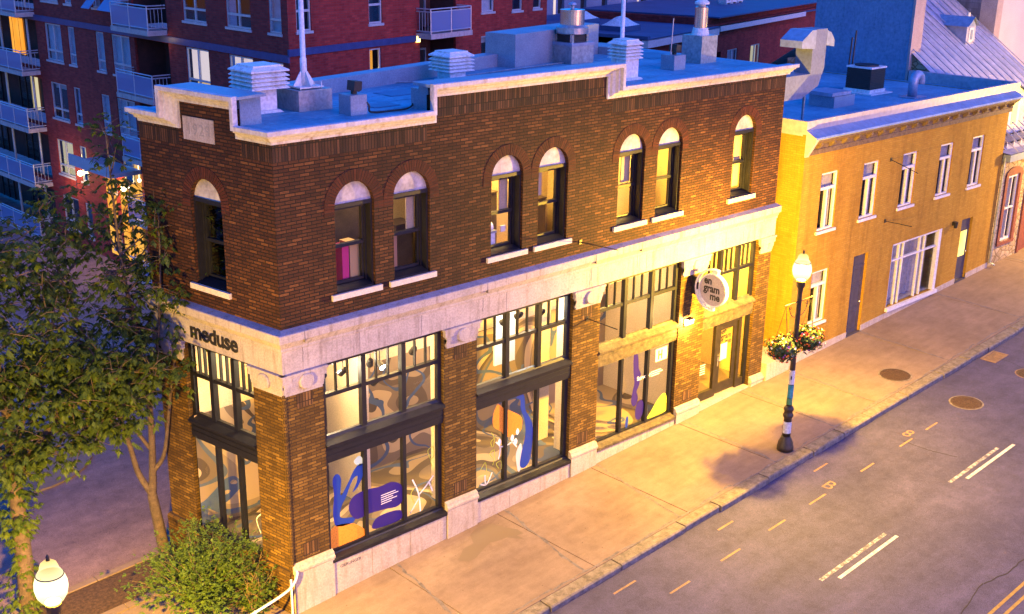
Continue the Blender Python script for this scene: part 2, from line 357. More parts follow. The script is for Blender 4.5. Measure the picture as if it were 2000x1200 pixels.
# ================================================================== GROUND
def slab(mb, x0, x1, y0, y1, dz, nx=1):
    for i in range(nx):
        a = x0 + (x1 - x0) * i / nx; b = x0 + (x1 - x0) * (i + 1) / nx
        mb.poly([(a, y0, gz(a) + dz), (b, y0, gz(b) + dz), (b, y1, gz(b) + dz), (a, y1, gz(a) + dz)])
mb = MB(); ys = [-120, 14, 20, 27, 33, 320]; ds = [0, 0, -.7, -2.3, -3.3, -3.3]
for y0, y1, d0, d1 in zip(ys[:-1], ys[1:], ds[:-1], ds[1:]): mb.poly([(-120, y0, gz(-120) - .156 + d0), (260, y0, gz(260) - .156 + d0), (260, y1, gz(260) - .156 + d1), (-120, y1, gz(-120) - .156 + d1)])
struct('ground', mb, M['asphalt_side'])
mb = MB(); slab(mb, -60, 160, -16, -3.84, -0.15); struct('road', mb, M['asphalt'])
# pavement: separate pours with worn joints
joints = [-12, -3.0, 2.55, 5.95, 9.35, 13.05, 16.0, 18.2, 22.6, 27.8, 33.5, 40, 48, 60, 90]
mb = MB()
for a, b in zip(joints[:-1], joints[1:]):
    y1 = 0.3 if a > -4 else 2.75
    P = [(a + .012, -3.50), (b - .012, -3.50), (b - .012, y1), (a + .012, y1)]
    if a < 0 <= b: P = [(a + .012, -3.5), (b - .012, -3.5), (b - .012, .3), (-0.05, .3), (-.42, 2.75), (a + .012, 2.75)]
    top = [(x, y, gz(x)) for x, y in P]; mb.poly(top)
    for i in range(len(P)):
        p, q = top[i], top[(i + 1) % len(P)]; mb.poly([p, (p[0], p[1], p[2] - .17), (q[0], q[1], q[2] - .17), q])
struct('pavement', mb, M['concrete'])
# dark irregular filler in the joints and the crack along the kerb
mb = MB(); rr = random.Random(3)
def crackline(p, q, w0, w1, n=26, amp=.03):
    p = Vector(p); q = Vector(q); t = (q - p).normalized(); s = Vector((-t.y, t.x, 0)); pts = []
    off = 0
    for i in range(n + 1):
        off = off * .7 + rr.uniform(-amp, amp); c = p.lerp(q, i / n) + s * off; w = rr.uniform(w0, w1); pts.append((c + s * w, c - s * w))
    for (a, b), (c, d) in zip(pts[:-1], pts[1:]):
        mb.poly([(v.x, v.y, gz(v.x) + .004) for v in (a, c, d, b)])
for x in joints[1:-2]:
    if x > 0: crackline((x + .25, -.05, 0), (x - .35 if x < 10 else x, -3.45, 0), .012, .05)
x = -2.0
while x < 40:
    crackline((x, -3.44 + rr.uniform(-.03, .06), 0), (x + 2.2, -3.44 + rr.uniform(-.03, .06), 0), .01, .045, 14, .03); x += 2.2
struct('pavement_joint', mb, M['crack'])
# granite kerb stones
mb = MB(); x = -12.0
while x < 75:
    L = rr.uniform(1.1, 2.4); j = rr.uniform(.014, .03); y0 = -3.85 + rr.uniform(-.025, .025); e = rr.uniform(-.018, .014)
    a, b = x + j, x + L - j
    c = [(a, y0, gz(a) - .2), (b, y0, gz(b) - .2), (b, -3.51, gz(b) - .2), (a, -3.51, gz(a) - .2),
         (a, y0 + .035, gz(a) + e), (b, y0 + .035, gz(b) + e), (b, -3.51, gz(b) + e * .3), (a, -3.51, gz(a) + e * .3)]
    y0b = y0 - .0
    mid = [(a, y0b, gz(a) - .03 + e), (b, y0b, gz(b) - .03 + e)]
    mb.poly([c[0], c[1], mid[1], mid[0]]); mb.poly([mid[0], mid[1], c[5], c[4]]); mb.poly([c[4], c[5], c[6], c[7]])
    mb.poly([c[1], c[2], c[6], c[5], mid[1]]); mb.poly([c[0], mid[0], c[4], c[7], c[3]])
    x += L
struct('kerb', mb, M['granite'])
# wet stain on the pavement: a low irregular sheet
m, n, l, out = mat('damp_stain'); p = bsdf(n, l, out, (0.155, 0.112, 0.08), rough=0.75); M['damp'] = m
mb = MB()
BL = [(895, 1095), (905, 1072), (925, 1062), (918, 1045), (930, 1032), (955, 1022), (985, 1030), (1010, 1034), (1022, 1042), (1010, 1046), (1024, 1053), (1005, 1052), (990, 1050), (975, 1056), (958, 1060), (945, 1072), (930, 1090), (915, 1098)]
_C = Vector((-12.0769, -19.5208, 14.8340))
def ground_at(px, py, dz=0.0):
    d = _r * ((px - 1000) / 2305.633) + _u * ((600 - py) / 2305.633) + _w
    nrm = Vector((-0.0535, 0, 1)); t = (Vector((0, 0, .13 + dz)) - _C).dot(nrm) / d.dot(nrm); return _C + d * t
mb.poly([tuple(ground_at(a, b, .003)) for a, b in BL]); struct('pavement_stain', mb, M['damp'])

# road paint
m, n, l, out = mat('worn_white_paint'); p = bsdf(n, l, out, rough=.7); v = objcoord(n, l); f = noise(n, l, v, 9, 5, .8)
rp = ramp(n, [(.45, (.085, .08, .12)), (.62, (.5, .48, .5))]); l.new(f, rp.inputs[0]); l.new(rp.outputs[0], p.inputs['Base Color']); M['wpaint_worn'] = m
M['wpaint'] = noisy('white_road_paint', (.26, .25, .29), (.7, .68, .7), 9, .7)
M['opaint'] = noisy('orange_road_paint', (.16, .11, .09), (.36, .215, .11), 5, .75)
M['ypaint'] = noisy('yellow_road_paint', (.25, .16, .05), (.42, .27, .06), 7, .7)
def mark(name, x0, x1, y, w, mt, dz=.004, skew=0):
    mb = MB(); z = -.15 + dz; mb.poly([(x0, y - w, gz(x0) + z), (x1, y + skew - w, gz(x1) + z), (x1, y + skew + w, gz(x1) + z), (x0, y + w, gz(x0) + z)]); return struct(name, mb, mt)
for x0, x1, y in ((9.67, 12.2, -7.58), (16.0, 18.7, -7.42), (22.5, 25.2, -7.3)): mark('lane_marking', x0, x1, y, .045, M['wpaint'])
for x0, x1, y in ((9.3, 12.1, -7.33), (15.5, 18.2, -7.2), (22.2, 24.8, -7.08)): mark('lane_marking', x0, x1, y, .05, M['wpaint_worn'])
for y in (-10.62, -10.86): mark('centre_line', -20, 60, y, .038, M['ypaint'])
for x0, x1 in ((2.75, 3.45), (4.6, 5.3), (6.5, 7.2), (8.35, 9.1), (10.25, 10.95), (12.0, 12.75), (14.42, 15.07), (16.42, 17.1), (17.85, 18.5)): mark('parking_tick', x0, x1, -5.24, .028, M['opaint'])
for x0, x1 in ((5.6, 6.35), (9.4, 10.0), (13.55, 14.2)): mark('parking_tick', x0, x1, -4.35, .028, M['opaint'])
for ch, x, y, sz in (('8', 17.1, -5.0, .62), ('B', 13.0, -5.05, .62)):
    fr = lambda u, v, t, x=x, y=y: Vector((x + v * 1.0, y - u * .9, gz(x + v) - .146 + t))
    mb = text_mb(ch, sz, fr, 0.0); struct('parking_number', mb, M['opaint'])
# cracks in the asphalt
mb = MB()
def rcrack(pts, w):
    P = [ground_at(a, b, -.146) for a, b in pts]
    for p, q in zip(P[:-1], P[1:]):
        k = 7; prev = None
        for i in range(k + 1):
            c = p.lerp(q, i / k) + Vector((0, rr.uniform(-.03, .03), 0)); pr = (c + Vector((w, w, 0)), c - Vector((w, w, 0)))
            if prev: mb.poly([(v.x, v.y, gz(v.x) - .147) for v in (prev[0], pr[0], pr[1], prev[1])])
            prev = pr
rcrack([(1765, 862), (1815, 880), (1870, 893)], .012); rcrack([(1875, 1200), (1920, 1140), (1965, 1120), (2010, 1085)], .014); rcrack([(1925, 690), (1980, 710), (2010, 726)], .012)
struct('road_crack', mb, plain('dark_crack', (.02, .018, .02), .9))

# manholes and drain
M['iron'] = noisy('rusty_cast_iron', (.05, .03, .02), (.13, .075, .045), 20, .7, metal=.3, bmp=.8, fine=60)
def manhole(x, y, dz, r, label, orange=False):
    t = thing('manhole_cover', label, 'manhole', (x, y, gz(x) + dz))
    z = gz(x) + dz
    def cyl(mb, r0, r1, h0, h1, seg=28):
        for i in range(seg):
            a, b = 2 * math.pi * i / seg, 2 * math.pi * (i + 1) / seg
            P = lambda rr_, ang, h: (x + rr_ * math.cos(ang), y + rr_ * math.sin(ang), gz(x + rr_ * math.cos(ang)) + dz + h)
            mb.poly([P(r0, a, h0), P(r0, b, h0), P(r1, b, h1), P(r1, a, h1)])
    mb = MB(); cyl(mb, r, r * .9, .006, .012); build('ring', mb, M['granite'] if not orange else M['opaint'], t)
    mb = MB(); cyl(mb, r * .89, .001, .008, .010)
    for k in range(-4, 5):
        for j in range(-4, 5):
            px, py = k * r * .19, j * r * .19
            if math.hypot(px, py) < r * .78: mb.box(-.03, .03, -.03, .03, .008, .016, fr=lambda a, b, c, px=px, py=py: (x + px + a, y + py + b, gz(x + px + a) + dz + c))
    build('lid', mb, M['iron'], t)
manhole(20.37, -2.8, 0, .52, 'round iron manhole cover set in the pavement beside the kerb')
manhole(20.31, -5.2, -.15, .50, 'round iron manhole cover in the asphalt of the road beyond the lamp post')
manhole(23.6, -5.6, -.15, .42, 'orange rimmed manhole cover at the right edge of the photo', True)
t = thing('drain_grate', 'rectangular yellowish drain grate in the gutter against the kerb', 'drain', (24.16, -4.15, gz(24.16) - .15))
mb = MB(); f = lambda a, b, c: (24.16 + a, -4.2 + b, gz(24.16 + a) - .15 + c)
for a in (-.42, .42): mb.box(a - .04, a + .04, -.26, .26, .004, .02, fr=f)
for b in (-.24, .24): mb.box(-.38, .38, b - .03, b + .03, .004, .018, fr=f)
build('frame', mb, M['opaint'], t)
mb = MB()
for k in range(8): mb.box(-.34 + k * .09, -.29 + k * .09, -.2, .2, .004, .014, fr=f)
build('bars', mb, M['opaint'], t)
mb = MB(); mb.box(-.37, .37, -.2, .2, .002, .005, fr=f); build('pit', mb, M['black'], t)

# planting bed left of the building with its kerbs, lot pavement behind
mb = MB(); slab(mb, -14, -.62, 3.05, 4.35, -.03, 6); struct('planting_soil', mb, M['mulch'])
for y0, y1, nm in ((4.36, 4.55, 'bed_kerb'), (2.80, 3.04, 'bed_kerb')):
    mb = MB()
    for i in range(7):
        a, b = -14 + i * 1.91 + .01, -14 + (i + 1) * 1.91 - .01
        mb.box(a, b, y0, y1, -.2, .0, fr=lambda x, y, z: (x, y, gz(x) + z))
    struct(nm, mb, M['concrete'])
mb = MB(); P = [ground_at(a, b, -.1) for a, b in ((-60, 985), (50, 965), (100, 950), (140, 932), (165, 912), (180, 890))]
P2 = P + [Vector((.4, 13.6, 0)), Vector((-30, 13.6, 0)), Vector((-30, P[0].y, 0))]
top = [(p.x, p.y, gz(p.x) - .1) for p in P2]; mb.poly(top)
for i in range(len(P2)): p, q = top[i], top[(i + 1) % len(P2)]; mb.poly([p, (p[0], p[1], p[2] - .1), (q[0], q[1], q[2] - .1), q])
struct('lot_pavement', mb, M['concrete'])

# ================================================================== BROWN BRICK CORNER BUILDING
BB = thing('brick_building', 'brown brick corner building with arched upper windows, stepped white cornice and lit gallery windows', 'building', (0, 0, gz(0)))
UX = [1.40, 2.91, 5.73, 7.24, 10.08, 11.59, 14.87]
OPEN = [(.97, 4.3), (5.3, 8.58), (9.6, 12.9), (14.03, 16.5)]
FT, ST = 5.76, 1.03
PAN = lambda xs, ops: [(x, x + 1.0, 7.2, 9.03, .5) for x in xs] + [(a, b, -1.0, FT, 0) for a, b in ops]
mb = MB()
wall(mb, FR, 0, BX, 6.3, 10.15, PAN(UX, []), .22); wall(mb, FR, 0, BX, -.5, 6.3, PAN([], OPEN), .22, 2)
wall(mb, FL, 0, LLEN, 6.3, 10.15, [(1.63, 2.63, 7.2, 9.03, .5)], .22); wall(mb, FL, 0, LLEN, -.5, 6.3, [(.97, 3.26, 1.12, FT, 0)], .22, 2)
wall(mb, FR, 3.85, 9.75, 10.15, 10.62); wall(mb, FL, .9, 2.87, 10.15, 11.1)
for f, a, b, c, d in ((FR, 0, 3.85, 10.15, 10.6), (FR, 3.85, 9.75, 10.62, 11.12), (FR, 9.75, BX, 10.15, 10.6), (FL, 0, .9, 10.15, 10.6), (FL, 2.87, LLEN, 10.15, 10.6)):
    mb.poly([f(a, 0, c), f(b, 0, c), f(b, 0, d), f(a, 0, d)], 1)
# decorative upright bricks at the foot and head of the piers
for a, b in ((.08, .9), (4.38, 5.22), (8.66, 9.52), (12.98, 13.95)):
    c = (a + b) / 2
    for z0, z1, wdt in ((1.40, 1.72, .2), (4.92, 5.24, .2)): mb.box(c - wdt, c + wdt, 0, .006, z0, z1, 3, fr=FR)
E1 = FL(LLEN, 0, 0); BACK = [(BX, 0), (BX + .15, 7.9), (8.4, 5.6), (E1.x, E1.y)]
for (xa, ya), (xb, yb) in zip(BACK[:-1], BACK[1:]): mb.poly([(xa, ya, -.5), (xb, yb, -.5), (xb, yb, 10.74), (xa, ya, 10.74)])
build('wall', mb, [M['brick'], M['soldier'], M['litbrick'], M['litsoldier']], BB)
# rounded brick bead at the corner and a brick ledge at the narrow side
mb = MB(); mb.tube([(-.012, -.006, .9), (-.012, -.006, 5.3)], .045, 8); build('corner_bead', mb, M['litbrick'], BB)
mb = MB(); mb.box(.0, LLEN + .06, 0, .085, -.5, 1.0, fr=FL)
mb.prism([(0, 1.0), (.085, 1.0), (.1, 1.06), (.085, 1.12), (0, 1.17)], 0, LLEN + .06, fr=lambda o, z, s: FL(s, o, z)); build('brick_base', mb, M['litbrick'], BB)

# roof, rear parapets, raised front parapets
mb = MB(); RZ = 10.75
mb.poly([(.02, .02, RZ), (BX - .02, .02, RZ), (BX + .1, 7.9, RZ), (8.4, 5.6, RZ), (E1.x + .03, E1.y, RZ)])
ZL = RZ + .06; mb.poly([FR(-.856 * .24, .24, ZL), FR(3.77, .24, ZL), FR(3.77, -.02, ZL), FR(.02, -.02, ZL)]); mb.poly([FR(9.81, .24, ZL), FR(BX + .1, .24, ZL), FR(BX + .1, -.02, ZL), FR(9.81, -.02, ZL)])
mb.poly([FL(-.856 * .24, .24, ZL), FL(.69, .24, ZL), FL(.69, -.02, ZL), FL(.02, -.02, ZL)]); mb.poly([FL(3.08, .24, ZL), FL(LLEN, .24, ZL), FL(LLEN, -.02, ZL), FL(3.08, -.02, ZL)])
for f_, a_, b_ in ((FR, .02, 3.77), (FR, 9.81, BX), (FL, .02, .69), (FL, 3.08, LLEN)): mb.poly([f_(a_, -.02, ZL), f_(b_, -.02, ZL), f_(b_, -.3, RZ + .003), f_(a_, -.3, RZ + .003)])
# faint laps of the membrane
for k in range(1, 9):
    y = -.0 + k * .85
    mb.box(.4 + max(0, (y - 3.4) * 3.2), BX - .1, y - .05, y + .05, RZ + .002, RZ + .01)
roof = build('roof', mb, M['membrane'], BB)
M['patch'] = noisy('darker_roof_patch', (.05, .14, .25), (.09, .22, .36), 1.5, .5, bmp=.2)
for a_, b_, c_, d_ in ((4.6, 5.5, 2.2, 2.9), (8.6, 9.9, 1.2, 1.9), (11.9, 12.5, 2.4, 3.1), (15.2, 16.6, 3.4, 4.6), (3.3, 4.0, 1.1, 1.5)): mb = MB(); mb.box(a_, b_, c_, d_, RZ + .004, RZ + .016); build('roof_patch', mb, M['patch'], BB)
for x_, y_ in ((5.0, 1.6), (10.3, 3.0), (15.0, 4.6)): mb = MB(); mb.lathe([(.16, RZ + .004), (.15, RZ + .02), (.09, RZ + .06), (.03, RZ + .07)], x_, y_, 14); build('roof_drain', mb, M['black'], BB)
mb = MB(); mb.tube([(5.2, 4.3, RZ + .03), (6.6, 3.6, RZ + .03), (9.4, 3.9, RZ + .03), (12.3, 4.2, RZ + .03)], .02, 6); build('roof_conduit', mb, M['galv'], BB)
def parapet(mb, p, q, w, z0, z1):
    p = Vector((p[0], p[1], 0)); q = Vector((q[0], q[1], 0)); d = (q - p).normalized(); nn = Vector((-d.y, d.x, 0)); L = (q - p).length
    mb.box(0, L, 0, w, z0, z1, fr=lambda s, o, z: p + d * s - nn * o + Vector((0, 0, z)))
mb = MB(); parapet(mb, (-.3, 2.95), (10.2, 5.2), .42, RZ, 11.1); build('rear_parapet', mb, M['flash'], BB)
mb = MB(); parapet(mb, (10.2, 5.2), (14.6, 6.2), 1.0, RZ, 11.66); parapet(mb, (14.6, 6.2), (15.6, 6.45), 1.4, RZ, 10.98); build('stepped_parapet', mb, M['flash'], BB)
mb = MB(); mb.box(.9, 2.87, -.55, -.02, 10.6, 11.33, fr=FL); mb.box(.72, 3.05, -.55, .235, 11.31, 11.365, fr=FL); build('parapet_block', mb, M['flash'], BB)
mb = MB(); mb.box(3.9, 9.7, -.33, -.02, 10.6, 11.32, fr=FR); mb.box(3.75, 9.83, -.33, .24, 11.30, 11.365, fr=FR); build('parapet_block', mb, M['flash'], BB)
mb = MB(); mb.box(3.92, 4.32, -.62, -.36, 10.75, 11.2, fr=FR); build('parapet_buttress', mb, M['flash'], BB)

# stepped cornice
PROF = [(0, -.02), (.05, -.02), (.06, .04), (.12, .06), (.16, .12), (.24, .15), (.25, .19), (.335, .20), (.345, .205), (.35, .29), (.34, .30), (.23, .30), (.22, .2)]
mb = MB(); MV = -.856
sweep2d(mb, [(0, 10.53), (4.06, 10.53), (4.06, 11.08), (9.52, 11.08), (9.52, 10.53), (BX + .1, 10.53)], PROF, FR, start=MV)
mb2 = MB()
sweep2d(mb2, [(0, 10.53), (.98, 10.53), (.98, 11.09), (2.79, 11.09), (2.79, 10.53), (LLEN - .05, 10.53)], PROF, FL, start=MV)
off = len(mb.v); mb.v += mb2.v; mb.f += [[i + off for i in f] for f in mb2.f]; mb.mi += mb2.mi
build('cornice', mb, M['cornice'], BB)

# stone frieze band over the ground floor
FP = [(0, 5.76), (.05, 5.76), (.05, 6.26), (.085, 6.28), (.085, 6.34), (.11, 6.38), (.16, 6.47), (.2, 6.49), (.205, 6.655), (.19, 6.67), (0, 6.72)]
mb = MB()
sweep2d(mb, [(0, 0), (BX + .05, 0)], FP, FR, start=MV); sweep2d(mb, [(0, 0), (LLEN + .08, 0)], FP, FL, start=MV)
for x in (1.9, 3.6, 6.2, 9.1, 11.3, 13.8, 15.6): mb.box(x, x + .008, .0, .053, 5.78, 6.25, 1, fr=FR)
rr = random.Random(5)
for x in (.42, 5.45, 9.15, 10.9): # stained cracks running down the frieze
    z = 6.66; xx = x
    for k in range(9): mb.box(xx, xx + .012, .0, .207 if z > 6.49 else .054, z - .08, z, 1, fr=FR); z -= .08; xx += rr.uniform(-.012, .012)
build('stone_frieze', mb, [M['limestone'], M['crack']], BB)

# pier capitals with round bosses
def capital(f, a, b, boss=True, wrap0=0.0):
    mb = MB(); c = (a + b) / 2
    mb.box(a - .03 - wrap0, b + .03, 0, .10, 5.56, 5.757, fr=f); mb.box(a - .06 - wrap0, b + .06, 0, .12, 5.70, 5.752, fr=f)
    for k, e in enumerate((0, .04, .08)):
        mb.box(a + .02 - wrap0, c - .13 + e, 0, .085 - k * .02, 5.44 - k * .06, 5.56 - k * .06, fr=f); mb.box(c + .13 - e, b - .02, 0, .085 - k * .02, 5.44 - k * .06, 5.56 - k * .06, fr=f)
    mb.box(a + .05 - wrap0, b - .05, 0, .05, 5.27, 5.56, fr=f)
    o = build('capital', mb, M['limestone'], BB)
    if boss:
        mb = MB(); seg = 22
        for i in range(seg):
            p, q = 2 * math.pi * i / seg, 2 * math.pi * (i + 1) / seg
            P = lambda r, h, t: f(c + r * math.cos(t), h, 5.53 + r * math.sin(t))
            for (r0, h0), (r1, h1) in (((.175, .06), (.175, .125)), ((.175, .125), (.155, .15)), ((.155, .15), (.0005, .155))): mb.poly([P(r0, h0, p), P(r0, h0, q), P(r1, h1, q), P(r1, h1, p)])
        build('boss', mb, M['limestone'], o)
for a, b in ((.0, .97), (4.3, 5.3), (8.58, 9.6), (12.9, 14.03)): capital(FR, a, b, wrap0=.06 if a == 0 else 0)
capital(FR, 16.5, BX, False); capital(FL, .0, .97, wrap0=.06); capital(FL, 3.26, LLEN)

# stone base course and pier blocks
for a, b in OPEN[:3]:
    k = 3; w_ = (b - a) / k
    for i in range(k): mb = MB(); mb.box(a + i * w_ + .004, a + (i + 1) * w_ - .004, -.2, .06, gz(a) - .3, ST - .03, fr=FR); build('base_stone', mb, M['plinth'], BB)
mb = MB(); mb.box(14.03, 16.5, -.25, .04, gz(14) - .3, 1.06, fr=FR); build('threshold', mb, M['plinth'], BB)
def pier_block(a, b):
    mb = MB()
    mb.box(a - .01, b + .01, -.05, .10, gz(a) - .35, 1.12, fr=FR)
    mb.prism([(0, 1.12), (.10, 1.12), (.125, 1.15), (.125, 1.2), (.09, 1.24), (.08, 1.29), (0, 1.33)], a - .03, b + .03, fr=lambda o, z, s: FR(s, o, z))
    build('pier_block', mb, M['plinth'], BB)
for a, b in ((.0, 1.0), (4.33, 5.27), (8.6, 9.56), (12.95, 13.98), (16.55, BX)): pier_block(a, b)
mb = text_mb('GIERLINGER', .105, lambda u, v, t: FR(1.19 + u, .062 + t, .80 + v), .001, 'LEFT', spacing=1.0)
build('engraved_name', mb, M['black'], BB)

# date stone
mb = MB(); mb.box(1.70, 2.68, 0, .02, 10.3, 10.78, fr=FL); ds = build('date_stone', mb, M['limestone'], BB)
mb = text_mb('1929', .34, lambda u, v, t: FL(2.19 - u * 1.0, .021 + t, 10.42 + v), .001, spacing=1.15); build('numerals', mb, noisy('pale_carving', (.23, .21, .23), (.29, .27, .29), 5), ds)

# upper arched windows
def arch_window(f, x, z0=7.2, zl=9.03, w=1.0):
    mb = MB(); D = -.36
    B = lambda a, b, c, d, o0, o1: mb.box(x + a, x + b, o0, o1, c, d, fr=f)
    t_ = .085
    B(0.001, .04, z0, zl - .03, D, -.07); B(w - .04, w - .001, z0, zl - .03, D, -.07); B(0.001, w - .001, zl - .03, zl + .05, D, -.06)
    B(.04, t_, z0, zl - .03, D, -.24); B(w - t_, w - .04, z0, zl - .03, D, -.24)
    mb.prism([(D, z0), (-.03, z0), (-.03, z0 + .03), (-.25, z0 + .09), (D, z0 + .09)], x + .04, x + w - .04, fr=lambda q_, z, s_: f(s_, q_, z))
    B(t_, w - t_, zl - .12, zl - .03, D, -.25)
    mid = (z0 + zl) / 2 + .02
    B(t_, w - t_, mid - .035, mid + .035, D, -.255)
    for a in (t_, w - t_ - .045): B(a, a + .045, mid + .035, zl - .12, D, -.27); B(a, a + .045, z0 + .1, mid - .035, D, -.29)
    B(t_ + .045, w - t_ - .045, z0 + .1, z0 + .16, D, -.29)
    # deep inner box of the opening
    o = build('arched_window', mb, M['navy'], BB)
    mb = MB(); seg = 16; arc = [(x + .5 + .5 * math.cos(math.pi * k / seg), zl + .04 + .5 * math.sin(math.pi * k / seg)) for k in range(seg + 1)]
    mb.poly([f(u, -.10, v) for u, v in arc]); build('lunette_panel', mb, M['lunette'], o)
    for c, d, yy in ((mid + .035, zl - .12, -.30), (z0 + .16, mid - .035, -.32)):
        mb = MB(); mb.poly([f(x + t_ + .045, yy, c), f(x + w - t_ - .045, yy, c), f(x + w - t_ - .045, yy, d), f(x + t_ + .045, yy, d)]); build('glass_pane', mb, M['glass'], o)
    mb = MB(); mb.box(x - .145, x + w + .145, -.2, .065, z0 - .125, z0 - .002, fr=f); build('sill', mb, M['sillstone'], o)
    mb = MB(); seg = 30; r0, r1 = .5, .752
    for k in range(seg):
        a0, a1 = math.pi * k / seg + .006, math.pi * (k + 1) / seg - .006; am = (a0 + a1) / 2; h = .012 + rr.uniform(-.003, .003)
        Q = [(r0, a0), (r1, a0), (r1, a1), (r0, a1)]
        A = [f(x + .5 + r * math.cos(t), h, zl + r * math.sin(t)) for r, t in Q]; Bk = [f(x + .5 + r * math.cos(t), -.002 if r == r1 else -.1, zl + r * math.sin(t)) for r, t in Q]
        u0 = rr.random() * 7
        mb.poly(A, 0, uv=[(u0, k * .07), (u0 + .3, k * .07), (u0 + .3, k * .07 + .06), (u0, k * .07 + .06)])
        for i in range(4): mb.poly([A[i], A[(i + 1) % 4], Bk[(i + 1) % 4], Bk[i]])
    for s0, s1 in ((-.252, -.001), (1.001, 1.252)): mb.box(x + s0, x + s1, -.002, .010, zl - .16, zl - .005, fr=f)
    build('brick_arch', mb, M['archbrick'], o)
    return o
rr = random.Random(9)
for x in UX: arch_window(FR, x)
arch_window(FL, 1.63)

# storefront windows
M['decal_blue'] = plain('blue_vinyl', (.008, .04, .30), .4); M['decal_purple'] = plain('purple_vinyl', (.022, .010, .16), .4)
m, n, l, out = mat('orange_dotted_vinyl'); p = bsdf(n, l, out, rough=.4); v = uvcoord(n, l); t = n.new('ShaderNodeTexVoronoi'); t.inputs['Scale'].default_value = 26; l.new(v, t.inputs[0])
rp = ramp(n, [(.25, (.5, .2, .02)), (.45, (.72, .26, .03))]); l.new(t.outputs['Distance'], rp.inputs[0]); l.new(rp.outputs[0], p.inputs['Base Color']); M['decal_orange'] = m
m, n, l, out = mat('green_dotted_vinyl'); p = bsdf(n, l, out, rough=.4); v = uvcoord(n, l); t = n.new('ShaderNodeTexVoronoi'); t.inputs['Scale'].default_value = 26; l.new(v, t.inputs[0])
rp = ramp(n, [(.25, (.12, .16, .03)), (.4, (.5, .55, .06))]); l.new(t.outputs['Distance'], rp.inputs[0]); l.new(rp.outputs[0], p.inputs['Base Color']); M['decal_green'] = m
M['decal_white'] = plain('white_vinyl', (.8, .8, .78), .5); M['decal_lime'] = plain('lime_line_vinyl', (.42, .46, .06), .5); M['decal_pale'] = plain('pale_green_vinyl', (.45, .62, .55), .5)
M['paper'] = plain('paper_notice', (.75, .72, .6), .8); M['redink'] = plain('orange_print', (.5, .12, .02), .8)

def smooth_loop(pts, k=5):
    n_ = len(pts); o = []
    for i in range(n_):
        p0, p1, p2, p3 = [np.array(pts[(i + j) % n_], float) for j in (-1, 0, 1, 2)]
        for q in range(k):
            t = q / k; o.append(tuple(.5 * ((2 * p1) + (-p0 + p2) * t + (2 * p0 - 5 * p1 + 4 * p2 - p3) * t * t + (-p0 + 3 * p1 - 3 * p2 + p3) * t ** 3)))
    return o
def smooth_line(pts, k=5):
    o = []; n_ = len(pts)
    for i in range(n_ - 1):
        p0, p1, p2, p3 = [np.array(pts[min(max(i + j, 0), n_ - 1)], float) for j in (-1, 0, 1, 2)]
        for q in range(k):
            t = q / k; o.append(tuple(.5 * ((2 * p1) + (-p0 + p2) * t + (2 * p0 - 5 * p1 + 4 * p2 - p3) * t * t + (-p0 + 3 * p1 - 3 * p2 + p3) * t ** 3)))
    return o + [tuple(pts[-1])]
GO = -.165          # glass plane, 16.5 cm behind the brick face
def blob(win, pts, mt, f=FR, name='window_graphic', lift=0):
    mb = MB(); mb.poly([f(u, GO + .006 + lift, v) for u, v in smooth_loop(pts)]); return build(name, mb, mt, win)
def stroke(win, lines, w, mt, f=FR, lift=0, name='window_graphic'):
    for L in lines:
        mb = MB()
        P = [Vector((a, b)) for a, b in smooth_line(L)]
        for i in range(len(P) - 1):
            d = (P[i + 1] - P[i]); 
            if d.length < 1e-5: continue
            d.normalize(); nn = Vector((-d.y, d.x)) * w; e = d * w * .3
            q = [P[i] + nn - e, P[i + 1] + nn + e, P[i + 1] - nn + e, P[i] - nn - e]; mb.poly([f(a.x, GO + .009 + lift, a.y) for a in q])
        build(name, mb, mt, win)

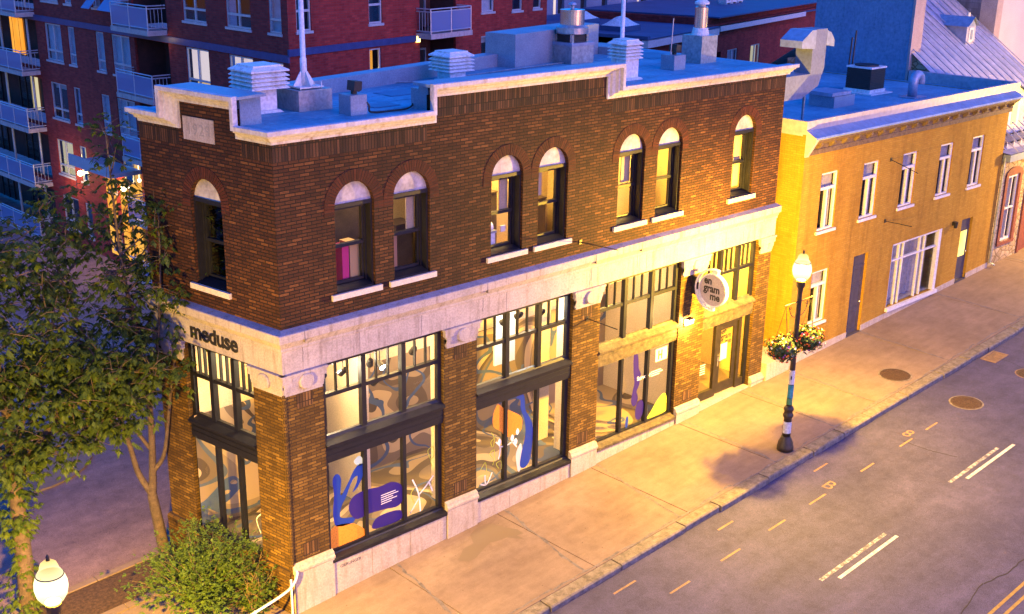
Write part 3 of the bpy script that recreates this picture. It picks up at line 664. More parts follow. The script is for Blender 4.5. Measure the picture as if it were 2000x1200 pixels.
def storefront(f, a, b, door=False, beam_mat=None):
    mb = MB(); w = b - a; th = w / 3
    B = lambda s0, s1, z0, z1, o0=-.22, o1=-.11: mb.box(s0, s1, o0, o1, z0, z1, fr=f)
    B(a, a + .11, ST + .1, FT); B(b - .11, b, ST + .1, FT)
    B(a + .11, b - .11, 5.64, FT); B(a + .11, b - .11, 4.9, 4.99)
    ms = [a + th, a + 2 * th]
    for s in ms: B(s - .06, s + .06, 3.98, 5.64, -.22, -.085)
    if not door:
        for s in ms: B(s - .045, s + .045, ST + .1, 3.42, -.22, -.10)
        B(a + .11, b - .11, ST + .1, ST + .17)
    cells = [(a + .11, ms[0] - .06), (ms[0] + .06, ms[1] - .06), (ms[1] + .06, b - .11)]
    for c0, c1 in cells:
        for k in (1, 2): s = c0 + (c1 - c0) * k / 3; B(s - .016, s + .016, 4.99, 5.64, -.2, -.13)
    o = build('storefront_window', mb, M['navy'], BB)
    mb = MB()
    mb.box(a + .002, b - .002, -.22, -.03, 3.46, 3.80, fr=f); mb.box(a + .002, b - .002, -.22, -.045, 3.40, 3.46, fr=f)
    for z in (3.54, 3.66): mb.box(a + .004, b - .004, -.05, -.018, z, z + .05, fr=f)
    mb.prism([(-.22, 3.80), (.05, 3.80), (.055, 3.85), (-.10, 3.94), (-.14, 4.0), (-.22, 4.0)], a + .004, b - .004, fr=lambda q, z, s: f(s, q, z))
    build('transom_beam', mb, beam_mat or M['navy'], o)
    if not door:
        mb = MB(); mb.prism([(-.24, ST - .02), (.10, ST - .02), (.105, ST + .06), (-.05, ST + .1), (-.07, ST + .13), (-.24, ST + .13)], a + .003, b - .003, fr=lambda q, z, s: f(s, q, z)); build('sill', mb, beam_mat or M['navy'], o)
    for c0, c1 in cells:
        mb = MB(); 
        for z0, z1 in ((4.0, 4.9), (4.99, 5.64)): mb.poly([f(c0, GO, z0), f(c1, GO, z0), f(c1, GO, z1), f(c0, GO, z1)])
        build('upper_pane', mb, M['glass'], o)
    if not door:
        ed = [a + .11, ms[0] - .045, ms[0] + .045, ms[1] - .045, ms[1] + .045, b - .11]
        for c0, c1 in zip(ed[::2], ed[1::2]):
            mb = MB(); mb.poly([f(c0, GO, ST + .17), f(c1, GO, ST + .17), f(c1, GO, 3.4), f(c0, GO, 3.4)]); build('lower_pane', mb, M['glass'], o)
    return o
W1 = storefront(FR, *OPEN[0]); W2 = storefront(FR, *OPEN[1]); W3 = storefront(FR, *OPEN[2], beam_mat=M['lit_brown']); W4 = storefront(FR, *OPEN[3], door=True, beam_mat=M['lit_brown']); W5 = storefront(FL, .97, 3.26)  # bays by the street lamp take the beam tone with painted lamplight
# graphics on the glass
blob(W1, [(1.22, 2.9), (1.34, 3.0), (1.44, 2.85), (1.42, 2.45), (1.6, 2.65), (1.8, 2.95), (1.98, 3.05), (2.08, 2.92), (2.02, 2.7), (1.88, 2.5), (1.74, 2.42), (1.86, 2.62), (1.88, 2.78), (1.74, 2.7), (1.55, 2.35), (1.42, 2.15), (1.40, 1.9), (1.75, 1.78), (1.72, 1.66), (1.40, 1.68), (1.24, 1.78), (1.20, 2.1), (1.24, 2.5)], M['decal_blue'])
blob(W1, [(1.62, 2.05), (1.75, 2.3), (2.1, 2.35), (2.5, 2.3), (2.85, 2.3), (3.12, 2.12), (3.16, 1.78), (3.0, 1.62), (2.6, 1.68), (2.2, 1.72), (1.8, 1.72)], M['decal_purple'], lift=.003)
blob(W1, [(2.3, 1.28), (2.34, 1.5), (2.6, 1.56), (3.0, 1.52), (3.12, 1.42), (3.05, 1.24)], M['decal_purple'])
blob(W1, [(1.13, 1.22), (1.13, 1.68), (1.35, 1.74), (1.75, 1.62), (2.05, 1.36), (2.1, 1.22)], M['decal_orange'])
stroke(W1, [[(3.45, 2.15), (3.62, 1.75), (3.68, 1.25)], [(3.64, 1.7), (3.85, 1.85), (4.08, 2.05)], [(3.64, 1.62), (3.42, 1.36), (3.36, 1.3)], [(3.95, 1.92), (4.05, 1.66)]], .02, M['decal_white'])
stroke(W1, [[(4.0, 2.5), (3.92, 2.75), (4.08, 2.8), (4.1, 2.55), (4.0, 2.5), (4.05, 2.3)], [(3.5, 1.5), (3.4, 1.8), (3.55, 1.95)], [(4.05, 1.55), (3.95, 1.75), (4.1, 1.9)]], .01, M['decal_lime'])
stroke(W1, [[(2.52, 2.06 - .055 * k), (2.52 + [.42, .5, .34, .46, .3][k], 2.06 - .055 * k)] for k in range(5)], .009, M['decal_white'], lift=.006)
blob(W1, [(1.8, 3.15), (1.95, 3.25), (2.06, 3.1), (1.95, 3.0)], M['decal_pale'])
blob(W2, [(6.78, 3.3), (6.9, 3.36), (7.05, 3.28), (7.1, 2.9), (7.28, 2.6), (7.38, 2.3), (7.36, 1.8), (7.28, 1.4), (7.1, 1.27), (6.95, 1.38), (7.0, 1.75), (7.12, 2.2), (7.08, 2.6), (6.94, 2.95), (6.92, 3.2)], M['decal_blue'], lift=.003)
blob(W2, [(6.0, 3.05), (6.15, 3.3), (6.35, 3.15), (6.6, 3.0), (6.95, 2.75), (7.0, 2.5), (6.9, 2.32), (6.5, 2.32), (6.25, 2.55), (6.02, 2.75)], M['decal_orange'])
stroke(W2, [[(6.1, 2.3), (6.25, 2.1), (6.2, 1.8)], [(6.25, 2.12), (6.5, 2.1), (6.8, 2.18)], [(6.42, 2.1), (6.4, 1.85)], [(6.66, 2.14), (6.82, 1.95)], [(5.6, 1.3), (5.8, 1.24), (5.98, 1.5)], [(5.76, 1.24), (5.74, 1.5)]], .018, M['decal_white'])
for cx, cz in ((6.22, 2.26), (6.66, 2.24), (6.84, 2.36), (6.78, 2.1)): blob(W2, [(cx - .06, cz), (cx, cz + .1), (cx + .06, cz), (cx, cz - .09)], M['decal_white'], lift=.004)
stroke(W2, [[(5.95, 2.6), (6.05, 2.4), (6.0, 2.2), (5.93, 2.35), (6.1, 2.45)], [(6.0, 1.9), (5.9, 2.05), (6.05, 2.1), (6.05, 1.85), (6.0, 1.7)], [(6.2, 1.55), (6.12, 1.7), (6.28, 1.72), (6.3, 1.5)], [(5.6, 1.7), (5.75, 1.85), (5.8, 1.6)]], .01, M['decal_lime'])
blob(W2, [(6.85, 1.35), (6.8, 1.75), (6.95, 2.0), (7.02, 1.8), (6.98, 1.3), (6.9, 1.22)], plain('speckled_white_vinyl', (.55, .52, .5), .6))
blob(W3, [(11.22, 3.3), (11.34, 3.36), (11.42, 3.2), (11.46, 2.9), (11.56, 2.65), (11.5, 2.35), (11.42, 2.2), (11.48, 2.0), (11.42, 1.8), (11.28, 1.8), (11.2, 1.98), (11.26, 2.3), (11.3, 2.5), (11.24, 2.85)], M['decal_purple'])
blob(W3, [(11.5, 1.86), (11.68, 1.86), (11.76, 1.65), (11.7, 1.4), (11.56, 1.3), (11.42, 1.4), (11.4, 1.65)], M['decal_purple'], lift=.003)
blob(W3, [(11.02, 1.2), (11.0, 1.45), (11.08, 1.55), (11.12, 1.4), (11.08, 1.2)], M['decal_blue'])
blob(W3, [(11.96, 1.21), (12.1, 1.42), (12.35, 1.68), (12.6, 1.82), (12.74, 1.72), (12.77, 1.4), (12.7, 1.21)], M['decal_green'])
mb = text_mb('Survoler', .17, lambda u, v, t: FR(11.4 + u, GO + .014 + t, 2.52 + v), .001, 'LEFT', bold=.004); build('window_lettering', mb, M['decal_white'], W3)
stroke(W3, [[(12.0, 2.62 - .06 * k), (12.0 + [.42, .5, .36][k], 2.62 - .06 * k)] for k in range(3)], .013, M['decal_white'])
mb = MB(); mb.box(12.16, 12.66, GO + .004, GO + .008, 2.88, 3.26, fr=FR); nt_ = build('window_notice', mb, M['paper'], W3)
mb = MB()
for u in (12.27, 12.4): mb.box(u, u + .05, GO + .009, GO + .011, 2.93, 3.2, fr=FR)
mb.box(12.32, 12.4, GO + .009, GO + .011, 3.04, 3.09, fr=FR); build('print', mb, M['redink'], nt_)
stroke(W5, [[(1.2, 1.6), (1.32, 1.9), (1.15, 2.1)]], .012, M['decal_white'], f=FL)

M['doorwood'] = noisy('dark_door_wood', (.014, .011, .006), (.035, .026, .014), 5, .5, bmp=.2)
# entrance: glazed door, side lights
dz0 = 1.09
mb = MB(); B = lambda s0, s1, z0, z1, o0=-.24, o1=-.13: mb.box(s0, s1, o0, o1, z0, z1, fr=FR)
B(14.87, 15.0, dz0, 3.4); B(16.0, 16.13, dz0, 3.4); B(15.0, 16.0, 3.28, 3.4)
B(14.03, 14.87, dz0, 1.34); B(16.13, 16.5, dz0, 1.34); B(14.03, 14.08, 1.34, 3.4); B(16.44, 16.5, 1.34, 3.4)
ef = build('entrance_frame', mb, M['doorwood'], BB)
for c0, c1 in ((14.08, 14.87), (16.13, 16.44)):
    mb = MB(); mb.poly([FR(c0, GO, 1.34), FR(c1, GO, 1.34), FR(c1, GO, 3.4), FR(c0, GO, 3.4)]); build('side_light', mb, M['glass'], ef)
mb = MB(); D0, D1 = -.225, -.175
for s0, s1, z0, z1 in ((15.02, 15.2, dz0 + .02, 3.26), (15.82, 15.98, dz0 + .02, 3.26), (15.2, 15.82, 3.12, 3.26), (15.2, 15.82, dz0 + .02, 1.42)): mb.box(s0, s1, D0, D1, z0, z1, fr=FR)
dr = build('door', mb, M['doorwood'], BB)
mb = MB(); mb.poly([FR(15.2, -.2, 1.42), FR(15.82, -.2, 1.42), FR(15.82, -.2, 3.12), FR(15.2, -.2, 3.12)]); build('glass_pane', mb, M['glass'], dr)
mb = MB(); mb.box(15.075, 15.135, D1, D1 + .015, 2.0, 2.3, fr=FR); mb.tube([FR(15.105, D1, 2.18), FR(15.105, D1 + .06, 2.18), FR(15.2, D1 + .06, 2.17)], .014, 8); mb.tube([FR(15.105, D1, 2.36), FR(15.105, D1 + .02, 2.36)], .025, 10); build('handle', mb, M['steel'], dr)
mb = text_mb('en\ngram\n   me', .25, lambda u, v, t: FR(15.24 + u * .95, -.195 + t, 2.98 + v), .001, 'LEFT', bold=.006); build('door_lettering', mb, M['black'], dr)
mb = MB(); mb.box(15.24, 15.56, -.197, -.193, 2.14, 2.66, fr=FR); build('door_notice', mb, M['paper'], dr)
stroke(ef, [[(14.2, 2.22 - .07 * k), (14.48, 2.22 - .07 * k)] for k in range(5)], .014, M['decal_white'])

# gallery interior
M['intwall'] = noisy('gallery_white_wall', (.58, .47, .34), (.66, .54, .40), 1.5, .8, bmp=.05)
m, n, l, out = mat('painted_mural'); p = bsdf(n, l, out, rough=.75); v = objcoord(n, l, (1, 1, 1)); f = noise(n, l, v, .38, .6, .4, 1.3)
f2 = noise(n, l, objcoord(n, l, (1.1, 1.3, 1.6)), .62, .4, .4, 1.0)
r1 = ramp(n, [(0, (.27, .195, .12)), (.36, (.085, .06, .042)), (.42, (.16, .115, .08)), (.47, (.38, .28, .175)), (.535, (.06, .043, .032)), (.575, (.13, .095, .065)), (.62, (.06, .08, .13)), (.66, (.22, .16, .105)), (.72, (.33, .24, .15))], 'CONSTANT'); l.new(f, r1.inputs[0])
r2 = ramp(n, [(0, (0, 0, 0)), (.58, (1, 1, 1)), (.63, (0, 0, 0))], 'CONSTANT'); l.new(f2, r2.inputs[0])
c = mix(n, l, r2.outputs[0], r1.outputs[0], (.045, .075, .16)); l.new(c, p.inputs['Base Color']); M['mural'] = m
M['intwarm'] = noisy('interior_warm_wall', (.5, .36, .14), (.6, .45, .2), 1.0, .85, bmp=0)
mb = MB(); GY = 3.1
mb.poly([(-.45, GY, 1.0), (13.3, GY, 1.0), (13.3, GY, 3.95), (-.45, GY, 3.95)]); mb.poly([(.02, .2, 1.0), (13.3, .2, 1.0), (13.3, GY, 1.0), (-.45, GY, 1.0)])
build('mural', mb, M['mural'], BB)
mb = MB(); mb.poly([(-.3, GY - .001, 3.95), (13.3, GY - .001, 3.95), (13.3, GY - .001, 6.0), (-.3, GY - .001, 6.0)])
mb.poly([(13.3, .24, 1.0), (13.3, GY, 1.0), (13.3, GY, 6.0), (13.3, .24, 6.0)])
for x in (4.75, 9.05): mb.box(x - .12, x + .12, .3, .9, 1.0, 6.0)
mb.box(3.1, 3.3, 1.6, GY - .01, 1.0, 6.0); mb.box(8.9, 9.3, 1.5, 1.7, 1.0, 6.0)
mb.box(1.25, 2.3, 2.2, 2.35, 2.9, 5.9)
build('gallery_wall', mb, M['intwall'], BB)
mb = MB(); mb.poly([(0, .2, 6.0), (BX - .1, .2, 6.0), (BX - .1, 3.5, 6.0), (-.5, 3.5, 6.0)]); build('ceiling', mb, M['intwall'], BB)
# entrance hall and upper rooms
M['hallfloor'] = noisy('hall_floor', (.12, .085, .05), (.2, .15, .09), 2, .5)
mb = MB(); mb.poly([(13.4, .26, 1.06), (BX - .1, .26, 1.06), (BX - .1, 3.4, 1.06), (13.4, 3.4, 1.06)]); build('hall_floor', mb, M['hallfloor'], BB)
mb = MB(); mb.poly([(13.4, 3.4, 1.06), (BX - .1, 3.4, 1.06), (BX - .1, 3.4, 6.0), (13.4, 3.4, 6.0)]); mb.poly([(BX - .1, .26, 1.0), (BX - .1, 3.4, 1.0), (BX - .1, 3.4, 6.0), (BX - .1, .26, 6.0)]); mb.poly([(13.4, .26, 1.0), (13.4, 3.4, 1.0), (13.4, 3.4, 6), (13.4, .26, 6)])
mb.box(15.1, 15.9, 2.2, 2.4, 1.06, 3.2); build('hall_wall', mb, M['intwarm'], BB)
mb = MB()
for a, b in ((.3, 4.9), (4.95, 9.25), (9.3, 13.6), (13.65, 17.0)):
    mb.poly([(a, 1.7, 6.4), (b, 1.7, 6.4), (b, 1.7, 10), (a, 1.7, 10)]); mb.poly([(b, .38, 6.4), (b, 1.7, 6.4), (b, 1.7, 10), (b, .38, 10)]); mb.poly([(a, .38, 6.4), (a, 1.7, 6.4), (a, 1.7, 10), (a, .38, 10)])
mb.poly([(.0, .24, 9.9), (BX, .24, 9.9), (BX, 2.5, 9.9), (0, 2.5, 9.9)]); mb.poly([(.0, .24, 6.85), (BX, .24, 6.85), (BX, 2.5, 6.85), (0, 2.5, 6.85)])
build('upper_room_wall', mb, M['intwarm'], BB)
M['cabinet'] = noisy('brown_cabinet', (.06, .04, .02), (.12, .08, .04), 3, .6)
for a_, b_, y_, z_ in ((2.2, 2.9, 1.2, 9.0), (3.9, 4.4, 1.2, 8.0), (6.6, 7.1, 1.3, 8.3), (8.3, 8.8, 1.3, 7.9), (12.5, 12.9, 1.3, 8.1), (15.8, 16.1, 1.2, 7.8)):
    mb = MB(); mb.box(a_, b_, y_, 1.69, 6.86, z_); mb.box(a_ - .02, b_ + .02, y_ - .02, 1.69, z_, z_ + .03); build('cabinet', mb, M['cabinet'], BB)
M['rollblind'] = noisy('roller_blind', (.42, .33, .20), (.5, .4, .26), 2, .9, bmp=0)
for x_, s0, s1, z0_ in ((5.73, .62, .88, 8.05), (7.24, .12, .5, 8.3), (10.08, .55, .88, 8.2), (11.59, .12, .45, 8.1), (14.87, .6, .88, 7.4), (2.91, .66, .88, 8.15)):
    mb = MB(); mb.box(x_ + s0, x_ + s1, .40, .43, z0_, 8.92); build('blind', mb, M['rollblind'], BB)
# things in the upper windows
def simple(name, label, cat, mb, mt, group=None): return tag(build(name, mb, mt), label, cat, group)
mb = MB(); mb.box(1.85, 2.02, .42, .75, 7.26, 8.05); simple('pink_folder', 'bright pink board standing in the first arched window from the corner', 'board', mb, plain('pink_board', (.55, .02, .14), .6))
mb = MB(); mb.box(2.05, 2.3, .42, .8, 7.26, 8.1); simple('cardboard_panel', 'tan panel beside the pink board in the first arched window', 'board', mb, plain('tan_board', (.5, .32, .12), .7))
mb = MB(); mb.box(3.05, 3.3, .4, .9, 7.26, 8.05); simple('wooden_board', 'brown wooden board leaning inside the second arched window', 'board', mb, plain('wood_board', (.3, .16, .08), .7))
t = thing('printer', 'white office machine on the sill of the third arched window', 'printer', (6.2, .5, 7.3))
mb = MB(); mb.box(5.85, 6.25, .42, .8, 7.3, 7.6); build('body', mb, M['whitemetal'], t); mb = MB(); mb.tube([(5.85, .6, 7.72), (6.25, .6, 7.72)], .12, 14); build('roll', mb, M['decal_white'], t); mb = MB(); mb.box(5.8, 6.3, .42, .82, 7.6, 7.66); build('tray', mb, M['galv'], t)
mb = MB(); mb.box(6.4, 6.55, .39, .42, 7.6, 7.75); simple('wall_notice', 'small white paper taped in the third arched window', 'paper', mb, M['paper'])

# track spotlights and lighting bars in the gallery
t = thing('lighting_track', 'pale lighting bars hung under the gallery ceiling', 'lighting rig', (4.5, 1.5, 5.4))
for k, (x0, x1, y) in enumerate(((.9, 13.0, .75), (.9, 13.0, 1.7))): mb = MB(); mb.tube([(x0, y, 5.36), (x1, y, 5.36)], .03, 8); build('bar', mb, M['whitemetal'], t)
for x in (1.6, 2.9, 4.0, 5.9, 7.2, 8.3, 10.5): mb = MB(); mb.tube([(x, .5, 5.45), (x + .3, 2.6, 5.45)], .028, 8); build('cross_bar', mb, M['whitemetal'], t)
def spot(x, y, z, tgt, label, lit):
    t = thing('track_spotlight', label, 'spotlight', (x, y, z), 'track spotlights in the gallery')
    d = (Vector(tgt) - Vector((x, y, z))).normalized(); c = Vector((x, y, z))
    mb = MB(); mb.tube([c - d * .12, c - d * .06, c + d * .12], [.045, .075, .085], 14); build('lamp_head', mb, M['black'], t)
    mb = MB(); mb.tube([c + d * .121, c + d * .124], .075, 14); build('lens', mb, emit('spot_lens_lit', (1, .8, .5), 10) if lit else M['farglass'], t)
    mb = MB(); mb.tube([c + Vector((0, 0, .02)), Vector((x, y, 5.35))], .014, 6); build('yoke', mb, M['black'], t)
spot(1.45, .75, 5.12, (1.2, 3, 4), 'black track spotlight at the left end of the first gallery window', False)
spot(2.0, .75, 5.1, (1.7, 3, 3), 'black track spotlight second from the left in the first gallery window', False)
spot(2.75, .75, 5.12, (3.4, 2, 3.5), 'black track spotlight in the middle of the first gallery window', False)
spot(3.05, .8, 4.98, (3.2, -1.2, 3.9), 'lit track spotlight shining out of the first gallery window', True)
spot(3.0, .9, 4.55, (2.6, 2.4, 3.2), 'black spotlight hung low in the middle of the first gallery window', False)
spot(4.0, .75, 5.1, (4.3, 2.6, 3), 'black track spotlight at the right end of the first gallery window', False)
spot(6.9, .75, 5.15, (6.5, 3, 3.6), 'black track spotlight in the middle of the second gallery window', False)
spot(7.4, .75, 5.2, (7.2, 3, 3.5), 'black track spotlight just right of the middle of the second gallery window', False)
spot(8.2, .75, 5.1, (8.4, 3, 3.4), 'black track spotlight at the right end of the second gallery window', False)
for x, w_ in ((.9, 22), (2.9, 30), (6.9, 32), (11.2, 17)): area('gallery_light', (x, 1.5, 5.9), w_, (1, .66, .24), 1.4 if x < 1 else 3.0, 1.2)
point('gallery_spot_glow', (1.75, 1.2, 5.0), 14, (1, .86, .6), .08); point('gallery_spot_glow', (8.2, 1.3, 5.0), 8, (.8, .95, 1.0), .08)
area('hall_light', (15.4, 1.2, 5.8), 60, (1, .60, .10), 1.8, 1.2)
area('room_light', (2.6, .9, 9.8), 6, (1, .7, .4), 1.5, .4); area('room_light', (7.1, .9, 9.8), 22, (1, .64, .20), 2.0, .5); area('room_light', (11.5, .9, 9.8), 40, (1, .64, .17), 2.0, .5); area('room_light', (15.3, .9, 9.8), 36, (1, .64, .17), 1.5, .5)
mb = MB()
mb.box(10.1, 10.9, 1.2, 1.6, 1.0, 1.45); simple('bench', 'low grey bench inside the third gallery window', 'bench', mb, plain('grey_bench', (.2, .17, .14), .6))

mb = MB(); mb.box(8.0, 8.75, 2.3, 2.36, 3.2, 5.6); simple('pale_screen', 'tall pale blue white panel glowing at the right of the second gallery window', 'panel', mb, plain('pale_blue_panel', (.62, .75, .78), .6))
mb = MB(); mb.box(1.0, 1.75, 2.3, 2.36, 3.3, 5.6); simple('pale_screen', 'tall creamy white panel at the left of the first gallery window', 'panel', mb, plain('cream_panel', (.82, .74, .52), .6))
# lettering on the narrow front
t = thing('wall_lettering', 'black lower case lettering on the pale band above the narrow front window', 'lettering', tuple(FL(2.1, .06, 5.9)))
mb = text_mb('meduse', .52, lambda u, v, t_: FL(2.12 - u * 1.0, .055 + t_, 5.93 + v), .012, bold=.014, spacing=.98); build('letters', mb, M['black'], t)

# round blade sign
t = thing('blade_sign', 'round white sign with black lettering projecting from the pier beside the glazed entrance', 'sign', (13.4, 0, 5.0))
YC, ZC = -.75, 4.97
FS = lambda u, v, o: Vector((13.4 - o, YC - u, ZC + v))      # u towards the street (right in view), o towards the viewer
def ring(mb, r0, r1, o0, o1, a0=0, a1=360, seg=40, c=(0, 0)):
    for i in range(seg):
        p, q = R(a0 + (a1 - a0) * i / seg), R(a0 + (a1 - a0) * (i + 1) / seg)
        P = lambda r, a, o: FS(c[0] + r * math.cos(a), c[1] + r * math.sin(a), o)
        mb.poly([P(r0, p, o1), P(r1, p, o1), P(r1, q, o1), P(r0, q, o1)]); mb.poly([P(r1, p, o0), P(r1, q, o0), P(r1, q, o1), P(r1, p, o1)]); mb.poly([P(r0, p, o0), P(r1, p, o0), P(r1, q, o0), P(r0, q, o0)])
        if r0 > .01: mb.poly([P(r0, p, o0), P(r0, q, o0), P(r0, q, o1), P(r0, p, o1)])
M['signface'] = noisy('white_sign_face', (.40, .36, .38), (.46, .42, .43), 2, .6, bmp=0)
mb = MB(); ring(mb, .001, .44, -.05, .05); build('disc', mb, M['signface'], t)
mb = MB(); ring(mb, .44, .475, -.07, .07); ring(mb, .56, .60, -.07, .07, 75, 270); mb.box(-.09, .09, .475, .60, -.05, .05, fr=lambda a, b, o: FS(a + .05, b, o)); mb.box(-.06, .06, -.6, -.475, -.05, .05, fr=lambda a, b, o: FS(a, b, o)); build('rim', mb, M['whitemetal'], t)
mb = MB(); mb.box(-.78, -.6, -.26, .26, -.05, .05, fr=lambda a, b, o: FS(a + .05, b, o)); build('wall_bracket', mb, M['black'], t)
mb = text_mb('en\ngram\n   me', .30, lambda u, v, t_: FS(-.30 + u * .9, .16 + v, .052 + t_), .002, 'LEFT', bold=.01); build('letters', mb, M['black'], t)

# small lit wall lamp
t = thing('wall_lamp', 'small glowing wall lamp on the brick pier below the round sign', 'wall lamp', (13.25, -.02, 3.87))
mb = MB(); mb.box(13.14, 13.34, 0, .035, 3.76, 3.98, fr=FR); mb.box(13.12, 13.36, .03, .21, 4.0, 4.02, fr=FR); build('back_plate', mb, M['black'], t)
m, n, l, out = mat('lit_lens'); e = n.new('ShaderNodeEmission'); e.inputs[0].default_value = (1, .72, .3, 1); e.inputs[1].default_value = 3; tr = n.new('ShaderNodeBsdfTransparent'); mx = n.new('ShaderNodeMixShader'); mx.inputs[0].default_value = .5
l.new(tr.outputs[0], mx.inputs[1]); l.new(e.outputs[0], mx.inputs[2]); l.new(mx.outputs[0], out.inputs[0]); M['litlens'] = m
mb = MB(); mb.prism([(.04, 3.80), (.17, 3.86), (.2, 3.99), (.04, 3.99)], 13.14, 13.34, fr=lambda o, z, s: FR(s, o, z)); build('lens', mb, M['litlens'], t)
point('wall_lamp_light', FR(13.24, .12, 3.9), 45, (1, .6, .2), .05)

# iron sign rods left on the walls
def rod(name, label, x, z, L, dz, bend=0):
    t = thing(name, label, 'sign bracket', (x, 0, z), 'bare iron sign rods on the fronts')
    mb = MB(); mb.box(x - .05, x + .05, -.001, .02, z - .06, z + .06, fr=FR); build('plate', mb, M['black'], t)
    mb = MB(); mb.tube([FR(x, .01, z), FR(x + bend, L * .5, z + dz * .5 + .0), FR(x + bend, L, z + dz)], .014, 6); build('rod', mb, M['black'], t)
rod('sign_rod', 'thin black sign rod on the brick pier between the second and third gallery windows', 9.1, 4.92, 1.05, -.02)
rod('sign_rod', 'thin black sign rod above the stone band between the fourth and fifth arched windows', 8.75, 7.02, 1.25, .06)
rod('sign_rod', 'rusty sign rod across the middle upper window of the yellow house', 23.66, 7.2, 1.02, -.3)
rod('sign_rod', 'rusty sign rod above the big shop window of the yellow house', 23.73, 5.09, 1.0, 0)
# ================================================================== STREET LAMPS
m, n, l, out = mat('glowing_globe'); e = n.new('ShaderNodeEmission'); tr = n.new('ShaderNodeBsdfTransparent'); mx = n.new('ShaderNodeMixShader'); mx.inputs[0].default_value = .5
tc = n.new('ShaderNodeTexCoord'); sp = n.new('ShaderNodeSeparateXYZ'); l.new(tc.outputs['Generated'], sp.inputs[0]); gr = ramp(n, [(0, (.55, .36, .10)), (.12, (.8, .6, .26)), (.38, (1, .86, .55)), (.6, (.95, .78, .42)), (.85, (.7, .5, .2)), (1, (.45, .28, .08))]); l.new(sp.outputs['Z'], gr.inputs[0]); l.new(gr.outputs[0], e.inputs[0]); e.inputs[1].default_value = .24
l.new(tr.outputs[0], mx.inputs[1]); l.new(e.outputs[0], mx.inputs[2]); l.new(mx.outputs[0], out.inputs[0]); M['globe'] = m
LX, LY = 13.83, -3.22; LZ = gz(LX)
lamp = thing('street_lamp', 'dark street lamp carrying two flower baskets on the pavement in front of the entrance', 'street lamp', (LX, LY, LZ), 'street lamps along the kerb')
mb = MB(); mb.lathe([(.225, 0), (.225, .12), (.205, .16), (.20, .24), (.165, .30), (.15, .36), (.125, .42)], 0, 0, 20)
mb.v = [(a + LX, b + LY, c + LZ) for a, b, c in mb.v]; build('base', mb, M['postpaint'], lamp, True)
def lathe_at(prof, seg=18):
    mb = MB(); mb.lathe([(r, z + LZ) for r, z in prof], LX, LY, seg); return mb
build('pedestal', lathe_at([(.115, .40), (.105, .95), (.14, 1.0), (.145, 1.06), (.115, 1.1), (.115, 1.16), (.14, 1.2), (.13, 1.26), (.085, 1.32)]), M['postpaint'], lamp, True)
build('post', lathe_at([(.078, 1.30), (.072, 2.6), (.064, 4.55), (.072, 4.6), (.075, 4.66), (.11, 4.72), (.12, 4.84), (.12, 4.9)]), M['postpaint'], lamp, True)
build('globe', lathe_at([(.12, 4.88), (.17, 4.93), (.225, 5.02), (.25, 5.14), (.245, 5.24), (.21, 5.36), (.165, 5.43), (.145, 5.46), (.14, 5.50), (.12, 5.56), (.07, 5.60), (.03, 5.615)], 22), M['globe'], lamp, True)
build('globe_ring', lathe_at([(.200, 5.355), (.212, 5.36), (.212, 5.372), (.198, 5.376)], 22), M['lit_brown'], lamp, True)
build('finial', lathe_at([(.035, 5.61), (.025, 5.64), (.03, 5.67), (.004, 5.72)], 10), M['postpaint'], lamp, True)
for s in (-1, 1):
    mb = MB(); z = LZ + 4.3
    mb.tube([(LX + s * .05, LY, z), (LX + s * .60, LY, z)], .017, 8); mb.sphere((LX + s * .62, LY, z), .03, 8, 6)
    mb.tube([(LX + s * (.07 + .36 * math.sin(t * .16)), LY, z - .42 + .40 * (1 - math.cos(t * .16))) for t in range(10)], .011, 6)
    mb.tube([(LX + s * (.38 + .06 * math.cos(t * .7) * (1 - t * .07)), LY, z - .12 + .06 * math.sin(t * .7) * (1 - t * .07)) for t in range(10)], .009, 5)
    build('basket_arm', mb, M['postpaint'], lamp)
def sticker(z0, z1, r, a0, a1, mt):
    mb = MB(); k = 12
    for i in range(k):
        p, q = a0 + (a1 - a0) * i / k, a0 + (a1 - a0) * (i + 1) / k
        mb.poly([(LX + r * math.cos(p), LY + r * math.sin(p), LZ + z0), (LX + r * math.cos(q), LY + r * math.sin(q), LZ + z0), (LX + r * math.cos(q), LY + r * math.sin(q), LZ + z1), (LX + r * math.cos(p), LY + r * math.sin(p), LZ + z1)])
    return mb
av = math.atan2(-16.3, -25.9)
M['paperw'] = noisy('weathered_white_poster', (.35, .35, .4), (.7, .7, .72), 9, .8); M['teal'] = noisy('teal_poster', (.02, .16, .2), (.06, .3, .34), 9, .8); M['greenp'] = noisy('green_poster', (.04, .16, .07), (.12, .3, .14), 12, .8)
for k, (z0, z1, r, mt, dd) in enumerate(((1.95, 2.36, .082, 'paperw', 0), (1.55, 1.93, .084, 'teal', .1), (1.36, 1.54, .086, 'greenp', -.1), (.52, .86, .118, 'paperw', .2))): build('poster', sticker(z0, z1, r, av - 1.25 + dd, av + 1.25 + dd, M[mt]), M[mt], lamp)
mb = sticker(2.1, 2.2, .0835, av - .35, av + .1, None); build('print', mb, M['black'], lamp.children[-4])
lamp2 = dup(lamp, (-6.33, -3.32, gz(-6.33)), 'street lamp whose glowing globe shows at the bottom left corner of the photo', 'street lamps along the kerb')
LW = 1450
street_light(LX, LY, LW, 1.15, .3); street_light(-6.33, -3.32, LW * 1.35, .55, 1.0)
# the next lamp of the same row, outside the frame
lamp3 = dup(lamp, (38.3, -3.3, gz(38.3)), 'street lamp on the pavement beyond the right edge of the photo', 'street lamps along the kerb'); street_light(38.3, -3.3, LW * .8)
for x in (3.5, 24.0): point('street_warm_light', (x, -15.0, gz(x) + 5.2), 40, (1, .50, .20), .12)  # unseen postless points added across the road to warm front and road

